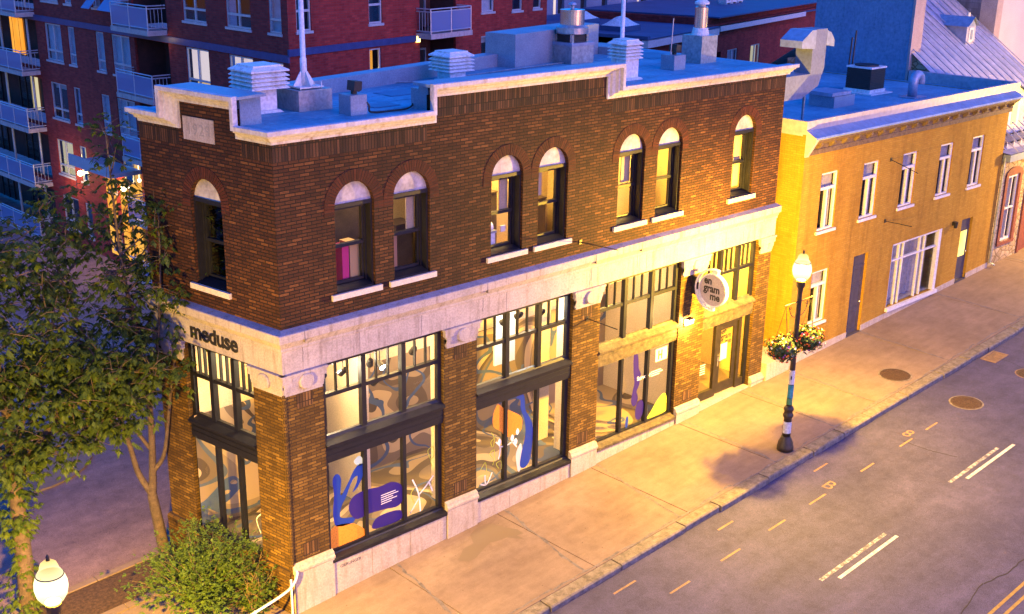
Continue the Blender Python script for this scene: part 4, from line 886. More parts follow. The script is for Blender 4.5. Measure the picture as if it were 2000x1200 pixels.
# hanging flower baskets
M['leaf_dark'] = noisy('basket_leaves', (.010, .028, .006), (.035, .065, .014), 9, .6)
M['petal_red'] = plain('red_petals', (.5, .03, .02), .5); M['petal_white'] = plain('white_petals', (.75, .72, .65), .5); M['petal_yellow'] = plain('orange_petals', (.65, .22, .02), .5); M['petal_violet'] = plain('violet_petals', (.22, .03, .3), .5)
def basket(x, label):
    z = LZ + 3.05; t = thing('flower_basket', label, 'flower basket', (x, LY, z), 'flower baskets on the street lamp'); q = random.Random(int(x * 100))
    mb = MB(); mb.lathe([(.05, z - .22), (.18, z - .17), (.25, z - .02), (.27, z + .06)], x, LY, 16); build('pot', mb, M['postpaint'], t)
    for k in range(3):
        a = k * 2.1; mb = MB(); mb.tube([(x + .26 * math.cos(a), LY + .26 * math.sin(a), z + .05), (x, LY, LZ + 4.28)], .006, 4); build('chain', mb, M['black'], t)
    def pos():
        while True:
            v = Vector((q.gauss(0, 1), q.gauss(0, 1), q.gauss(0, .8))).normalized()
            r = q.uniform(.26, .47) * (1.0 + .12 * math.sin(5 * v.x + x) * math.cos(4 * v.y))
            if v.z < -.1: r *= q.uniform(.8, 1.0)
            return Vector((x, LY, z + .06)) + Vector((v.x * r, v.y * r, v.z * r * .85)), v
    mb = MB()
    for _ in range(1000):
        p, v = pos(); a = v.orthogonal().normalized(); a.rotate(Matrix.Rotation(q.uniform(0, 6.3), 3, v)); w_ = (a + v * q.uniform(-.6, .6)).normalized(); s_ = w_.cross(v).normalized(); L = q.uniform(.04, .085)
        mb.poly([p - w_ * L, p + s_ * L * .5, p + w_ * L - Vector((0, 0, .015)), p - s_ * L * .5])
    build('foliage', mb, M['leaf_dark'], t)
    for nm, mt, cnt in (('red_blossoms', 'petal_red', 110), ('white_blossoms', 'petal_white', 60), ('orange_blossoms', 'petal_yellow', 80), ('violet_blossoms', 'petal_violet', 30)):
        mb = MB()
        for _ in range(cnt):
            p, v = pos(); c = Vector((x, LY, z + .06)); p = c + (p - c) * 1.08; a = v.orthogonal().normalized(); b = a.cross(v); L = q.uniform(.018, .034)
            tip = p + v * .012
            for k in range(5):
                an, bn = 6.283 * k / 5, 6.283 * (k + 1) / 5
                mb.poly([p, p + (a * math.cos(an) + b * math.sin(an)) * L + v * .012, p + (a * math.cos((an + bn) / 2) + b * math.sin((an + bn) / 2)) * L * 1.25 + v * .016, p + (a * math.cos(bn) + b * math.sin(bn)) * L + v * .012])
        build(nm, mb, M[mt], t)
basket(LX - .58, 'overflowing flower basket on the left arm of the lamp, nearer the narrow shop door')
basket(LX + .60, 'overflowing flower basket on the right arm of the lamp, smaller and partly behind the post')

# ================================================================== YELLOW BRICK HOUSE
M['ybrick'] = brick('yellow_brick', [(0, (.36, .195, .018)), (.5, (.39, .215, .022)), (1.0, (.43, .24, .03))], (.28, .14, .02), bw=.21, bh=.068, mort=.005, bmp=.5, dirt=(.72, .6, .52), dirtpos=(.5, .85))
M['whitewood'] = noisy('white_window_paint', (.55, .54, .56), (.72, .7, .7), 6, .5, bmp=.1)
M['greypaint'] = noisy('grey_violet_door_paint', (.045, .04, .06), (.075, .068, .09), 4, .5, bmp=.1)
M['eavewood'] = noisy('weathered_eave_boards', (.08, .05, .035), (.18, .12, .08), 7, .8, bmp=.4, fine=20)
M['bluemetal'] = noisy('blue_grey_sheet_metal', (.24, .30, .42), (.36, .42, .54), 1.2, .4, metal=.25, bmp=.1, fine=6)
M['parapetpaint'] = noisy('pale_parapet_sheet', (.36, .33, .38), (.44, .41, .46), 1.0, .5, bmp=.1, fine=6)
M['dark_room'] = plain('dark_room', (.02, .018, .02), .9); M['curtain'] = noisy('net_curtain', (.25, .23, .24), (.4, .37, .37), 5, .9)
Y0, Y1 = 18.5, 32.05
YB = thing('yellow_house', 'two storey yellow brick house with five narrow white windows and a sloping metal eave', 'house', (Y0, 0, gz(Y0)))
YW = [(19.55, 20.5), (22.0, 22.95), (24.48, 25.45), (27.05, 28.0), (29.42, 30.36)]
hol = [(a, b, 5.42, 7.28, 0) for a, b in YW] + [(19.55, 20.5, 2.3, 4.08, 0), (22.0, 22.88, gz(22) - .0, 4.15, 0), (24.5, 27.92, 1.82, 4.12, 0), (29.45, 30.3, gz(29.5) + .02, 4.18, 0)]
mb = MB(); wall(mb, FR, Y0, Y1, .6, 8.6, hol, .16)
mb.poly([(Y0, 0, .6), (Y0, 10, .6), (Y0, 10, 8.6), (Y0, 0, 8.6)]); mb.poly([(Y1, 0, .6), (Y1, 10, .6), (Y1, 10, 8.6), (Y1, 0, 8.6)]); mb.poly([(Y0, 10, .6), (Y1, 10, .6), (Y1, 10, 8.6), (Y0, 10, 8.6)])
build('wall', mb, M['ybrick'], YB)
mb = MB(); F3 = lambda a, o, b: FR(a, o, b)
for a, b in ((18.5, 22.0), (22.88, 29.45), (30.3, 32.05)):
    mb.prism([(a, gz(a) - .4), (b, gz(b) - .4), (b, gz(b) + .20), (a, gz(a) + .32 if a < 19 else gz(a) + .2)], -.02, .025, fr=lambda u, v, o: FR(u, o, v))
build('footing', mb, M['plinth'], YB)
mb = MB(); mb.box(17.22, 18.47, -.9, .16, gz(17) - .2, 1.62, fr=FR); build('side_plinth', mb, M['plinth'], YB)
def casement(a, b, z0, z1, label=None, sill=True, tr=.28, open_=True):
    mb = MB(); B = lambda s0, s1, c, d, o0=-.13, o1=-.05: mb.box(s0, s1, o0, o1, c, d, fr=FR)
    zt = z1 - (z1 - z0) * tr; m_ = (a + b) / 2
    B(a, a + .07, z0, z1); B(b - .07, b, z0, z1); B(a + .07, b - .07, z1 - .07, z1); B(a + .07, b - .07, z0, z0 + .06); B(a + .07, b - .07, zt - .04, zt + .05, -.13, -.04); B(m_ - .045, m_ + .045, z0 + .06, zt - .04, -.13, -.045)
    o = build('window', mb, M['whitewood'], YB)
    mb = MB()
    for c, d, e, f_ in ((a + .07, m_ - .045, z0 + .06, zt - .04), (m_ + .045, b - .07, z0 + .06, zt - .04), (a + .07, b - .07, zt + .05, z1 - .07)): mb.poly([FR(c, -.1, e), FR(d, -.1, e), FR(d, -.1, f_), FR(c, -.1, f_)])
    build('glass_pane', mb, M['glass'], o)
    mb = MB(); mb.poly([FR(a, -.9, z0), FR(b, -.9, z0), FR(b, -.9, z1), FR(a, -.9, z1)]); mb.poly([FR(a, -.16, z0), FR(a, -.9, z0), FR(a, -.9, z1), FR(a, -.16, z1)]); mb.poly([FR(b, -.16, z0), FR(b, -.9, z0), FR(b, -.9, z1), FR(b, -.16, z1)]); mb.poly([FR(a, -.16, z0), FR(b, -.16, z0), FR(b, -.9, z0), FR(a, -.9, z0)]); build('room_recess', mb, M['dark_room'], o)
    mb = MB()
    k = 16
    for i in range(k):
        u0, u1 = m_ + .03 + (b - m_ - .06) * i / k, m_ + .03 + (b - m_ - .06) * (i + 1) / k; w0, w1 = .012 * math.sin(i * 1.9), .012 * math.sin((i + 1) * 1.9)
        mb.poly([FR(u0, -.2 + w0, z0), FR(u1, -.2 + w1, z0), FR(u1, -.2 + w1, zt), FR(u0, -.2 + w0, zt)])
    mb.poly([FR(a + .05, -.2, zt), FR(b - .05, -.2, zt), FR(b - .05, -.2, z1), FR(a + .05, -.2, z1)]); build('curtain', mb, M['curtain'], o)
    if sill: mb = MB(); mb.box(a - .08, b + .08, -.15, .06, z0 - .09, z0 - .002, fr=FR); build('sill', mb, M['whitewood'], o)
for a, b in YW: casement(a, b, 5.42, 7.28)
casement(19.55, 20.5, 2.3, 4.08)
def house_door(a, b, z0, z1, glaz):
    mb = MB(); mb.box(a, b, -.16, -.10, z0, z1, fr=FR)
    zt = z1 - .42
    mb.box(a, b, -.10, -.085, zt - .03, zt + .03, fr=FR)
    if not glaz:
        for c, d in ((z0 + .15, z0 + .75), (z0 + .85, z0 + 1.65), (z0 + 1.75, zt - .1)):
            for s0, s1, e, f_ in ((a + .12, b - .12, c, c + .03), (a + .12, b - .12, d - .03, d), (a + .12, a + .15, c + .03, d - .03), (b - .15, b - .12, c + .03, d - .03)): mb.box(s0, s1, -.1, -.088, e, f_, fr=FR)
    o = build('door', mb, M['greypaint'], YB)
    if glaz: mb = MB(); mb.poly([FR(a + .14, -.097, z0 + .9), FR(b - .14, -.097, z0 + .9), FR(b - .14, -.097, zt - .08), FR(a + .14, -.097, zt - .08)]); build('lit_pane', mb, emit_noise('lit_door_curtain', (1, .62, .12), (1, .75, .25), .17), o)
    mb = MB(); mb.sphere(FR(b - .1, -.07, z0 + 1.05), .035, 8, 6); build('handle', mb, M['steel'], o)
    mb = MB(); mb.box(a - .02, b + .02, -.16, .03, z0 - .12, z0 + .0, fr=FR); build('step', mb, M['greypaint'], o)
house_door(22.0, 22.88, gz(22.4) + .04, 4.15, False); house_door(29.45, 30.3, gz(29.9) + .06, 4.18, True)
# shop window
mb = MB(); B = lambda s0, s1, c, d, o0=-.13, o1=-.04: mb.box(s0, s1, o0, o1, c, d, fr=FR)
a, b, z0, z1 = 24.5, 27.92, 1.82, 4.12; zt = 3.5
B(a, a + .1, z0, z1); B(b - .2, b, z0, z1, -.13, .02); B(a + .1, b - .2, z1 - .08, z1); B(a + .1, b - .2, zt - .03, zt + .03)
for s in (a + .55, a + .85, a + 2.0, a + 2.35): B(s - .03, s + .03, z0, zt - .03); B(s - .03, s + .03, zt + .03, z1 - .08)
o = build('shop_window', mb, M['whitewood'], YB)
mb = MB(); mb.poly([FR(a + .1, -.1, z0), FR(b - .2, -.1, z0), FR(b - .2, -.1, z1), FR(a + .1, -.1, z1)]); build('glass_pane', mb, M['glass'], o)
mb = MB(); mb.box(a - .06, b + .06, -.14, .10, z0 - .13, z0 - .002, fr=FR); build('sill', mb, M['whitewood'], o)
mb = MB()
for i in range(40):
    u0, u1 = a + .1 + (b - a - .2) * i / 40, a + .1 + (b - a - .2) * (i + 1) / 40; w0, w1 = .03 * math.sin(i * 1.3), .03 * math.sin((i + 1) * 1.3)
    mb.poly([FR(u0, -.5 + w0, z0), FR(u1, -.5 + w1, z0), FR(u1, -.5 + w1, z1), FR(u0, -.5 + w0, z1)])
mb.poly([FR(a, -.14, z0), FR(b, -.14, z0), FR(b, -.5, z0), FR(a, -.5, z0)]); build('curtain', mb, M['curtain'], o)
# parapet, sloping eave, bracketed frieze
mb = MB(); mb.box(Y0 - .02, 32.7, -.14, .0, 8.60, 9.0, fr=FR); mb.box(Y0 - .02, Y0 + .12, -5.5, -.14, 8.55, 9.0, fr=FR); mb.box(32.5, 32.7, -4.5, -.14, 8.55, 9.0, fr=FR); build('parapet', mb, M['parapetpaint'], YB)
mb = MB(); mb.prism([(0, 8.72), (.36, 8.55), (.38, 8.5), (.34, 8.46), (.30, 8.46), (0, 8.5)], Y0 - .02, 32.3, fr=lambda o_, z, s: FR(s, o_, z)); build('eave', mb, M['bluemetal'], YB)
mb = MB(); mb.prism([(0, 7.95), (.05, 7.95), (.06, 8.1), (.04, 8.12), (.04, 8.26), (.14, 8.28), (.30, 8.40), (.30, 8.458), (0, 8.458)], Y0 + .12, 32.2, fr=lambda o_, z, s: FR(s, o_, z)); build('eave_board', mb, M['eavewood'], YB)
for k in range(19):
    s = Y0 + .5 + k * .715; mb = MB(); mb.prism([(.04, 8.12), (.1, 8.14), (.22, 8.27), (.22, 8.34), (.04, 8.3)], s, s + .12, fr=lambda o_, z, u: FR(u, o_, z)); build('eave_bracket', mb, M['eavewood'], YB)
mb = MB(); mb.prism([(0, 7.92), (.05, 7.92), (.36, 8.46), (.38, 8.52), (0, 8.74)], Y0 - .03, Y0 + .12, fr=lambda o_, z, s: FR(s, o_, z)); build('eave_end', mb, M['parapetpaint'], YB)
mb = MB(); mb.poly([(Y0 + .1, .14, 8.58), (32.5, .14, 8.58), (32.5, 10, 8.58), (Y0 + .1, 10, 8.58)]); build('roof', mb, M['membrane'], YB)
t = thing('house_wall_lamp', 'small unlit black lamp beside the right hand door of the yellow house', 'wall lamp', (28.72, -.02, 4.17))
mb = MB(); mb.box(28.67, 28.77, 0, .05, 4.1, 4.25, fr=FR); build('bracket', mb, M['black'], t); mb = MB(); mb.tube([FR(28.72, .12, 4.02), FR(28.72, .12, 4.25)], [.06, .085], 12); build('shade', mb, M['black'], t)

# ------------------------------------------------------------------ things on the yellow house's roof
t = thing('air_conditioner', 'black cube shaped air conditioner with white rim and two upright pipes on the flat roof', 'air conditioner', (28.2, 3.9, 8.58)); z = 8.58
FA = lambda a, b, c: Vector((28.2, 3.9, z)) + Vector((a, b, c))
mb = MB(); mb.box(-.75, .75, -.75, .75, .0, .04, fr=FA); mb.box(-.55, .55, -.55, .55, .04, .16, fr=FA); build('plinth', mb, M['whitemetal'], t)
mb = MB(); mb.box(-.5, .5, -.5, .5, .16, .92, fr=FA)
for k in range(11): zz = .2 + k * .063; mb.box(-.512, .512, -.512, .512, zz, zz + .02, fr=FA)
build('coil_body', mb, M['black'], t)
mb = MB(); mb.box(-.53, .53, -.53, .53, .92, .98, fr=FA); build('top_rim', mb, M['whitemetal'], t)
mb = MB(); mb.lathe([(.44, z + .98), (.44, z + 1.03), (.40, z + 1.03), (.05, z + 1.0)], 28.2, 3.9, 24); build('fan_guard', mb, M['black'], t)
for k in (-.14, .1): mb = MB(); mb.tube([(28.2 + k, 4.6, z), (28.2 + k + .1, 4.6, z + 2.1 + k)], .03, 8); build('pipe', mb, M['black'], t)
t = thing('roof_hatch', 'low blue grey roof hatch with a lid on the yellow house roof', 'roof hatch', (24.4, 2.9, 8.58))
mb = MB(); mb.box(23.75, 25.05, 2.4, 3.4, 8.58, 8.96); build('curb', mb, M['flash'], t); mb = MB(); mb.box(23.68, 24.85, 2.45, 3.5, 8.97, 9.09); build('lid', mb, M['bluemetal'], t)
t = thing('gooseneck_vent', 'curved gooseneck vent pipe on the yellow house roof near its parapet', 'vent', (28.4, 2.0, 8.58))
mb = MB(); mb.box(27.95, 28.85, 1.7, 2.35, 8.585, 8.63); build('flange', mb, M['bluemetal'], t)
mb = MB(); mb.tube([(28.3, 2, 8.62), (28.3, 2, 9.15)] + [(28.3 + .24 - .24 * math.cos(a_ * math.pi / 8), 2, 9.15 + .24 * math.sin(a_ * math.pi / 8)) for a_ in range(1, 9)] + [(28.78, 2, 9.05)], .17, 14); build('pipe', mb, M['bluemetal'], t, True)
M['galvdull'] = noisy('dull_sheet_metal', (.15, .18, .26), (.22, .25, .33), 2, .6, metal=.15, bmp=.1, fine=10)
t = thing('exhaust_duct', 'tall folded sheet metal exhaust duct with hood between the two roofs', 'duct', (20.6, 1.5, 8.58))
fd = lambda u, v, w_: Vector((u, w_, v))
mb = MB(); mb.prism([(18.9, 9.42), (19.9, 9.42), (20.75, 9.75), (21.0, 10.3), (21.0, 11.5), (20.25, 11.5), (20.25, 10.15), (18.9, 10.15)], 1.2, 1.8, fr=fd); build('duct_body', mb, M['galvdull'], t)
mb = MB(); mb.prism([(20.24, 11.5), (20.0, 11.5), (19.5, 11.2), (19.5, 10.98), (20.24, 10.92)], 1.1, 1.9, fr=fd); build('hood', mb, M['bluemetal'], t)
mb = MB(); mb.prism([(21.01, 11.45), (21.25, 11.36), (21.45, 11.12), (21.45, 10.92), (21.01, 11.0)], 1.2, 1.8, fr=fd); build('side_hood', mb, M['bluemetal'], t)
for u in (18.95, 20.5): mb = MB(); mb.box(u, u + .06, 1.5, 1.56, 8.58, 9.4); build('leg', mb, M['galv'], t)

# ------------------------------------------------------------------ things on the brown building's roof
RZ_ = 10.75
def louvre_vent(x, y, body, hgt, wd, label, mt='whitemetal', white=True):
    t = thing('louvred_vent', label, 'roof vent', (x, y, RZ_), 'louvred vents on the brown building roof'); z = RZ_
    f = lambda a, b, c: Vector((x + a, y + b, z + c)); w_ = body / 2
    mb = MB(); mb.box(-w_, w_, -w_, w_, .04, hgt, fr=f); build('shaft', mb, M[mt], t)
    mb = MB(); mb.prism([(-w_ - .1, .003), (w_ + .1, .003), (w_ + .01, .06), (-w_ - .01, .06)], -w_ - .1, w_ + .1, fr=lambda u, v, q: f(u, q, v)); build('flashing', mb, M[mt], t)
    W = wd / 2
    mb = MB(); mb.box(-W + .1, W - .1, -W + .1, W - .1, hgt, hgt + .38, fr=f); build('core', mb, M['black'], t)
    for k in range(4):
        z0 = hgt + .0 + k * .085; mb = MB()
        A = [f(sx * W, sy * W, z0) for sx, sy in ((-1, -1), (1, -1), (1, 1), (-1, 1))]; Bq = [f(sx * (W - .09), sy * (W - .09), z0 + .07) for sx, sy in ((-1, -1), (1, -1), (1, 1), (-1, 1))]
        for i in range(4): j = (i + 1) % 4; mb.poly([A[i], A[j], Bq[j], Bq[i]]); mb.poly([A[i], A[j], A[j] - Vector((0, 0, .012)), A[i] - Vector((0, 0, .012))])
        build('louvre', mb, M[mt], t)
    mb = MB(); z0 = hgt + .34; Q = [(W, z0), (W, z0 + .03), (W * .72, z0 + .1), (W * .72, z0 + .13)]
    for (r0, h0), (r1, h1) in zip(Q[:-1], Q[1:]):
        A = [f(sx * r0, sy * r0, h0) for sx, sy in ((-1, -1), (1, -1), (1, 1), (-1, 1))]; Bq = [f(sx * r1, sy * r1, h1) for sx, sy in ((-1, -1), (1, -1), (1, 1), (-1, 1))]
        for i in range(4): j = (i + 1) % 4; mb.poly([A[i], A[j], Bq[j], Bq[i]])
    mb.poly([f(sx * W * .72, sy * W * .72, z0 + .13) for sx, sy in ((-1, -1), (1, -1), (1, 1), (-1, 1))]); build('cap', mb, M[mt], t)
    return t
louvre_vent(1.18, 2.26, .5, .52, .92, 'white louvred roof vent behind the date stone, left of the first flagpole')
louvre_vent(7.35, 3.3, .5, .30, .82, 'white louvred roof vent in the middle of the roof behind the raised cornice')
louvre_vent(11.25, .98, .5, .55, .66, 'greyish louvred roof vent with a flagpole rising right behind it')
def flagpole(x, y, label, h, box):
    t = thing('flagpole', label, 'flagpole', (x, y, RZ_), 'white flagpoles on the brown building roof'); f = lambda a, b, c: Vector((x + a, y + b, RZ_ + c)); z0 = 0
    if box:
        mb = MB(); mb.box(-.42, .42, -.42, .42, .003, .44, fr=f); build('base_box', mb, M['galv'], t); z0 = .44
    mb = MB(); mb.box(-.3, .3, -.3, .3, z0 + .02, z0 + .05, fr=f)
    for a in (-.33, .33):
        for b in (-.33, .33): mb.tube([f(a * .8, b * .8, z0 - .0), f(a * .8, b * .8, z0 + .14)], .014, 6)
    build('base_plate', mb, M['whitemetal'], t)
    for a in range(4):
        dx, dy = ((1, 0), (0, 1), (-1, 0), (0, -1))[a]; mb = MB(); mb.prism([(.05, z0 + .05), (.28, z0 + .05), (.09, z0 + .34), (.05, z0 + .34)], -.012, .012, fr=lambda u, v, q: f(dx * u - dy * q, dy * u + dx * q, v)); build('gusset', mb, M['whitemetal'], t)
    mb = MB(); mb.tube([f(0, 0, z0 + .05), f(0, 0, z0 + .62), f(0, 0, z0 + .63), f(0, 0, z0 + h)], [.075, .07, .058, .045], 14); build('pole', mb, M['whitemetal'], t, True)
flagpole(2.15, 2.05, 'white flagpole on a square metal box near the left end of the roof', 6.5, True)
flagpole(11.75, 1.55, 'white flagpole rising behind the right hand louvred vent', 6.0, False)
def flood(x, y, sz, hgt, label, cable, antenna=False):
    t = thing('floodlight', label, 'floodlight', (x, y, RZ_), 'floodlights on the brown building roof'); f = lambda a, b, c: Vector((x + a, y + b, RZ_ + c)); w_ = sz / 2
    mb = MB(); mb.box(-w_, w_, -w_, w_, .003, hgt, fr=f); build('curb_box', mb, M['flash'], t)
    mb = MB(); mb.prism([(-.12, .08), (.02, .05), (.10, .08), (.12, .26), (-.09, .28)], -.13, .13, fr=lambda u, v, q: f(.05 + u * .9 + .0, q, hgt + v)); mb.box(-.02, .08, -.04, .04, hgt, hgt + .1, fr=f); build('lamp_housing', mb, M['black'], t)
    mb = MB(); mb.box(.156, .162, -.1, .1, hgt + .1, hgt + .24, fr=f); build('lens', mb, M['farglass'], t)
    if cable: mb = MB(); mb.tube([(f(a, b, c)) for a, b, c in smooth3(cable)], .022, 6); build('cable', mb, M['black'], t)
    if antenna: mb = MB(); mb.tube([f(-.1, .02, hgt), f(-.06, .02, hgt + .98)], .016, 6); build('antenna_rod', mb, M['galv'], t)
def smooth3(P, k=6):
    o = []
    for i in range(len(P) - 1):
        p0, p1, p2, p3 = [Vector(P[min(max(i + j, 0), len(P) - 1)]) for j in (-1, 0, 1, 2)]
        for q in range(k): tt = q / k; o.append(.5 * ((2 * p1) + (p2 - p0) * tt + (2 * p0 - 5 * p1 + 4 * p2 - p3) * tt * tt + (3 * p1 - p0 - 3 * p2 + p3) * tt ** 3))
    return o + [Vector(P[-1])]
flood(2.5, .78, .42, .42, 'black floodlight on a small box near the roof edge with a cable running right', [(.1, -.1, .4), (.24, -.22, .2), (.3, -.22, .04), (.8, -.3, .03), (1.3, -.25, .04), (1.5, -.18, .2), (1.5, -.1, .42)])
flood(13.85, 1.5, .48, .40, 'black floodlight on a small box beside a thin rod, right part of the roof', None, True)
# turbine ventilator and chimney stack
x, y, z = 12.75, 4.35, RZ_; t = thing('turbine_vent', 'fat cylindrical metal exhaust fan on a square curb at the back of the roof', 'roof fan', (x, y, z)); f = lambda a, b, c: Vector((x + a, y + b, z + c))
mb = MB(); mb.box(-.45, .45, -.45, .45, .003, .5, fr=f); build('curb', mb, M['galv'], t)
mb = MB(); mb.box(-.48, .48, -.48, .48, .5, .58, fr=f); build('curb_cap', mb, M['bluemetal'], t)
mb = MB(); mb.box(-.3, .3, -.3, .3, .58, .78, fr=f); build('neck', mb, M['black'], t)
for a, b in ((-.3, -.3), (.3, -.3), (.3, .3), (-.3, .3)): mb = MB(); mb.box(a - .04, a + .04, b - .04, b + .04, .58, .8, fr=f); build('strut', mb, M['steel'], t)
mb = MB(); mb.lathe([(.34, z + .78), (.46, z + .82), (.46, z + .98), (.38, z + 1.04), (.355, z + 1.06)], x, y, 28); build('skirt', mb, M['galv'], t)
mb = MB(); mb.lathe([(.35, z + 1.05), (.35, z + 1.42), (.36, z + 1.43), (.36, z + 1.47), (.1, z + 1.5)], x, y, 28); build('drum', mb, M['steel'], t, False)
mb = MB(); mb.lathe([(.05, z + 1.5), (.05, z + 1.58), (.12, z + 1.6), (.10, z + 1.65), (.02, z + 1.68)], x, y, 14); build('cap', mb, M['bluemetal'], t)
x, y = 15.75, 2.1; t = thing('chimney_stack', 'shiny steel flue with white cap on a tall square box, rightmost on the roof', 'chimney', (x, y, z))
mb = MB(); mb.box(x - .36, x + .36, y - .36, y + .36, z + .003, z + .78); build('box', mb, M['galv'], t)
mb = MB(); mb.lathe([(.26, z + .78), (.22, z + .95), (.215, z + .98)], x, y, 20); build('cone', mb, M['whitemetal'], t)
mb = MB(); mb.lathe([(.19, z + .96), (.19, z + 1.55), (.16, z + 1.58)], x, y, 20); build('flue', mb, M['steel'], t, False)
mb = MB(); mb.lathe([(.1, z + 1.56), (.1, z + 1.62), (.21, z + 1.64), (.21, z + 1.7), (.09, z + 1.78), (.085, z + 3.2)], x, y, 18); build('cap', mb, M['whitemetal'], t)
# ================================================================== STONE HOUSE BEYOND, FIREWALL, PALE BLOCK
m, n, l, out = mat('rubble_stone'); p = bsdf(n, l, out, rough=.9); v = uvcoord(n, l, (1, 1.6, 1)); t = n.new('ShaderNodeTexVoronoi'); t.inputs['Scale'].default_value = 2.6; l.new(v, t.inputs[0])
t2 = n.new('ShaderNodeTexVoronoi'); t2.feature = 'DISTANCE_TO_EDGE'; t2.inputs['Scale'].default_value = 2.6; l.new(v, t2.inputs[0])
r1 = ramp(n, [(0, (.26, .19, .11)), (1, (.42, .33, .21))]); l.new(t.outputs['Color'], r1.inputs[0]); r2 = ramp(n, [(.02, (.5, .42, .3)), (.09, (1, 1, 1))]); l.new(t2.outputs['Distance'], r2.inputs[0])
f = noise(n, l, v, 14, 4); r3 = ramp(n, [(.3, (.7, .7, .7)), (.7, (1.15, 1.15, 1.15))]); l.new(f, r3.inputs[0])
c = mix(n, l, 1, r1.outputs[0], r2.outputs[0], 'MULTIPLY'); c = mix(n, l, 1, c, r3.outputs[0], 'MULTIPLY'); l.new(c, p.inputs['Base Color']); l.new(bump(n, l, t2.outputs['Distance'], .8, .04), p.inputs['Normal']); M['rubble'] = m
M['redbrown'] = noisy('red_brown_paint', (.16, .045, .03), (.24, .075, .045), 5, .6, bmp=.1)
M['seamroof'] = noisy('pale_seamed_metal', (.40, .40, .48), (.52, .50, .58), .9, .45, metal=.2, bmp=.05, fine=5)
M['shingle'] = brick('grey_shingle', [(0, (.12, .12, .17)), (1, (.2, .2, .27))], (.08, .08, .11), bw=.6, bh=.25, mort=.01, bmp=.3, dirt=(.7, .7, .7))
M['stucco'] = noisy('pale_stucco', (.52, .45, .46), (.6, .53, .53), .6, .9, bmp=.1)
M['render_blue'] = noisy('grey_cement_render', (.13, .23, .36), (.17, .29, .42), .9, .9, bmp=.2, fine=9, stain=(.75, .8, .78))
M['render_pink'] = noisy('pale_cement_edge', (.34, .27, .27), (.42, .34, .33), 2, .9, bmp=.2)
X0, X1 = 32.1, 40.2; EY, EZ = -.30, 6.35; SL = .752
SH = thing('stone_house', 'rubble stone house with red brown window surrounds and steep pale roof at the right edge', 'house', (X0, 0, gz(X0)))
rz = lambda y: 8.96 + SL * (y - 3.61)
mb = MB(); wall(mb, FR, X0, X1, 1.0, 6.3, [(32.75, 33.85, 2.75, 5.35, 0), (34.65, 35.6, gz(35), 5.1, 0), (37, 38, 2.9, 5.4, 0)], .2)
mb.poly([(X1, 0, 1), (X1, 7, 1), (X1, 7, 11.3), (X1, 0, rz(0))]); mb.poly([(X0, 0, 1), (X0, 10, 1), (X0, 10, 6.3), (X0, 0, 6.3)]); mb.poly([(32.75, 3.2, 8), (32.75, 7.0, 8), (32.75, 7.0, rz(7)), (32.75, 3.2, rz(3.2))]); mb.poly([(X0, 10, 1), (X1, 10, 1), (X1, 10, 9), (X0, 10, 9)])
build('wall', mb, M['rubble'], SH)
mb = MB(); y1 = 6.9
mb.poly([(X0 + .55, .2, rz(.2)), (X1, .2, rz(.2)), (X1, y1, rz(y1)), (X0 + .55, y1, rz(y1))]); mb.poly([(X0 + .55, y1, rz(y1)), (X1, y1, rz(y1)), (X1, 13, rz(y1) - 4), (X0 + .55, 13, rz(y1) - 4)])
mb.poly([(X0 - .02, EY, EZ), (X1, EY, EZ), (X1, .2, rz(.2)), (X0 - .02, .2, rz(.2))])
for k in range(14): # standing seams
    x = X0 + .65 + k * .56
    mb.prism([(x - .018, 0), (x + .018, 0), (x + .012, .05), (x - .012, .05)], EY, y1, fr=lambda u, h, y: (u, y, rz(y) + h) if y > 0 else (u, y, EZ + h + .0))
for k in range(16):
    q = random.Random(k); x = X0 + .65 + (k % 13) * .56; y = q.uniform(1.5, 6.5); mb.box(x, x + .56, 0, .02, 0, .015, fr=lambda a, b, c, y=y: (a, y + b, rz(y + b) + c))
roof_o = build('roof', mb, M['seamroof'], SH)
mb = MB(); mb.box(X0, X1, .02, .30, 6.05, 6.32, fr=FR); build('gutter_board', mb, M['flash'], SH)
mb = MB()
for y in (.25, .55): mb.box(X0 + .6, X1 - .2, 0, .05, 0, .04, fr=lambda a, b, c, y=y: (a, y, rz(y) + .16 + b + (.0)))
for k in range(12): x = X0 + .7 + k * .6; mb.box(x, x + .04, .22, .6, 0, .26, fr=lambda a, b, c: (a, b, rz(b) + c))
build('snow_guard', mb, M['whitewood'], roof_o)
mb = MB(); mb.tube([(32.12, -.1, 6.2), (32.12, -.08, 2.05), (32.2, -.25, 1.95)], .05, 8); build('downpipe', mb, M['galv'], SH)
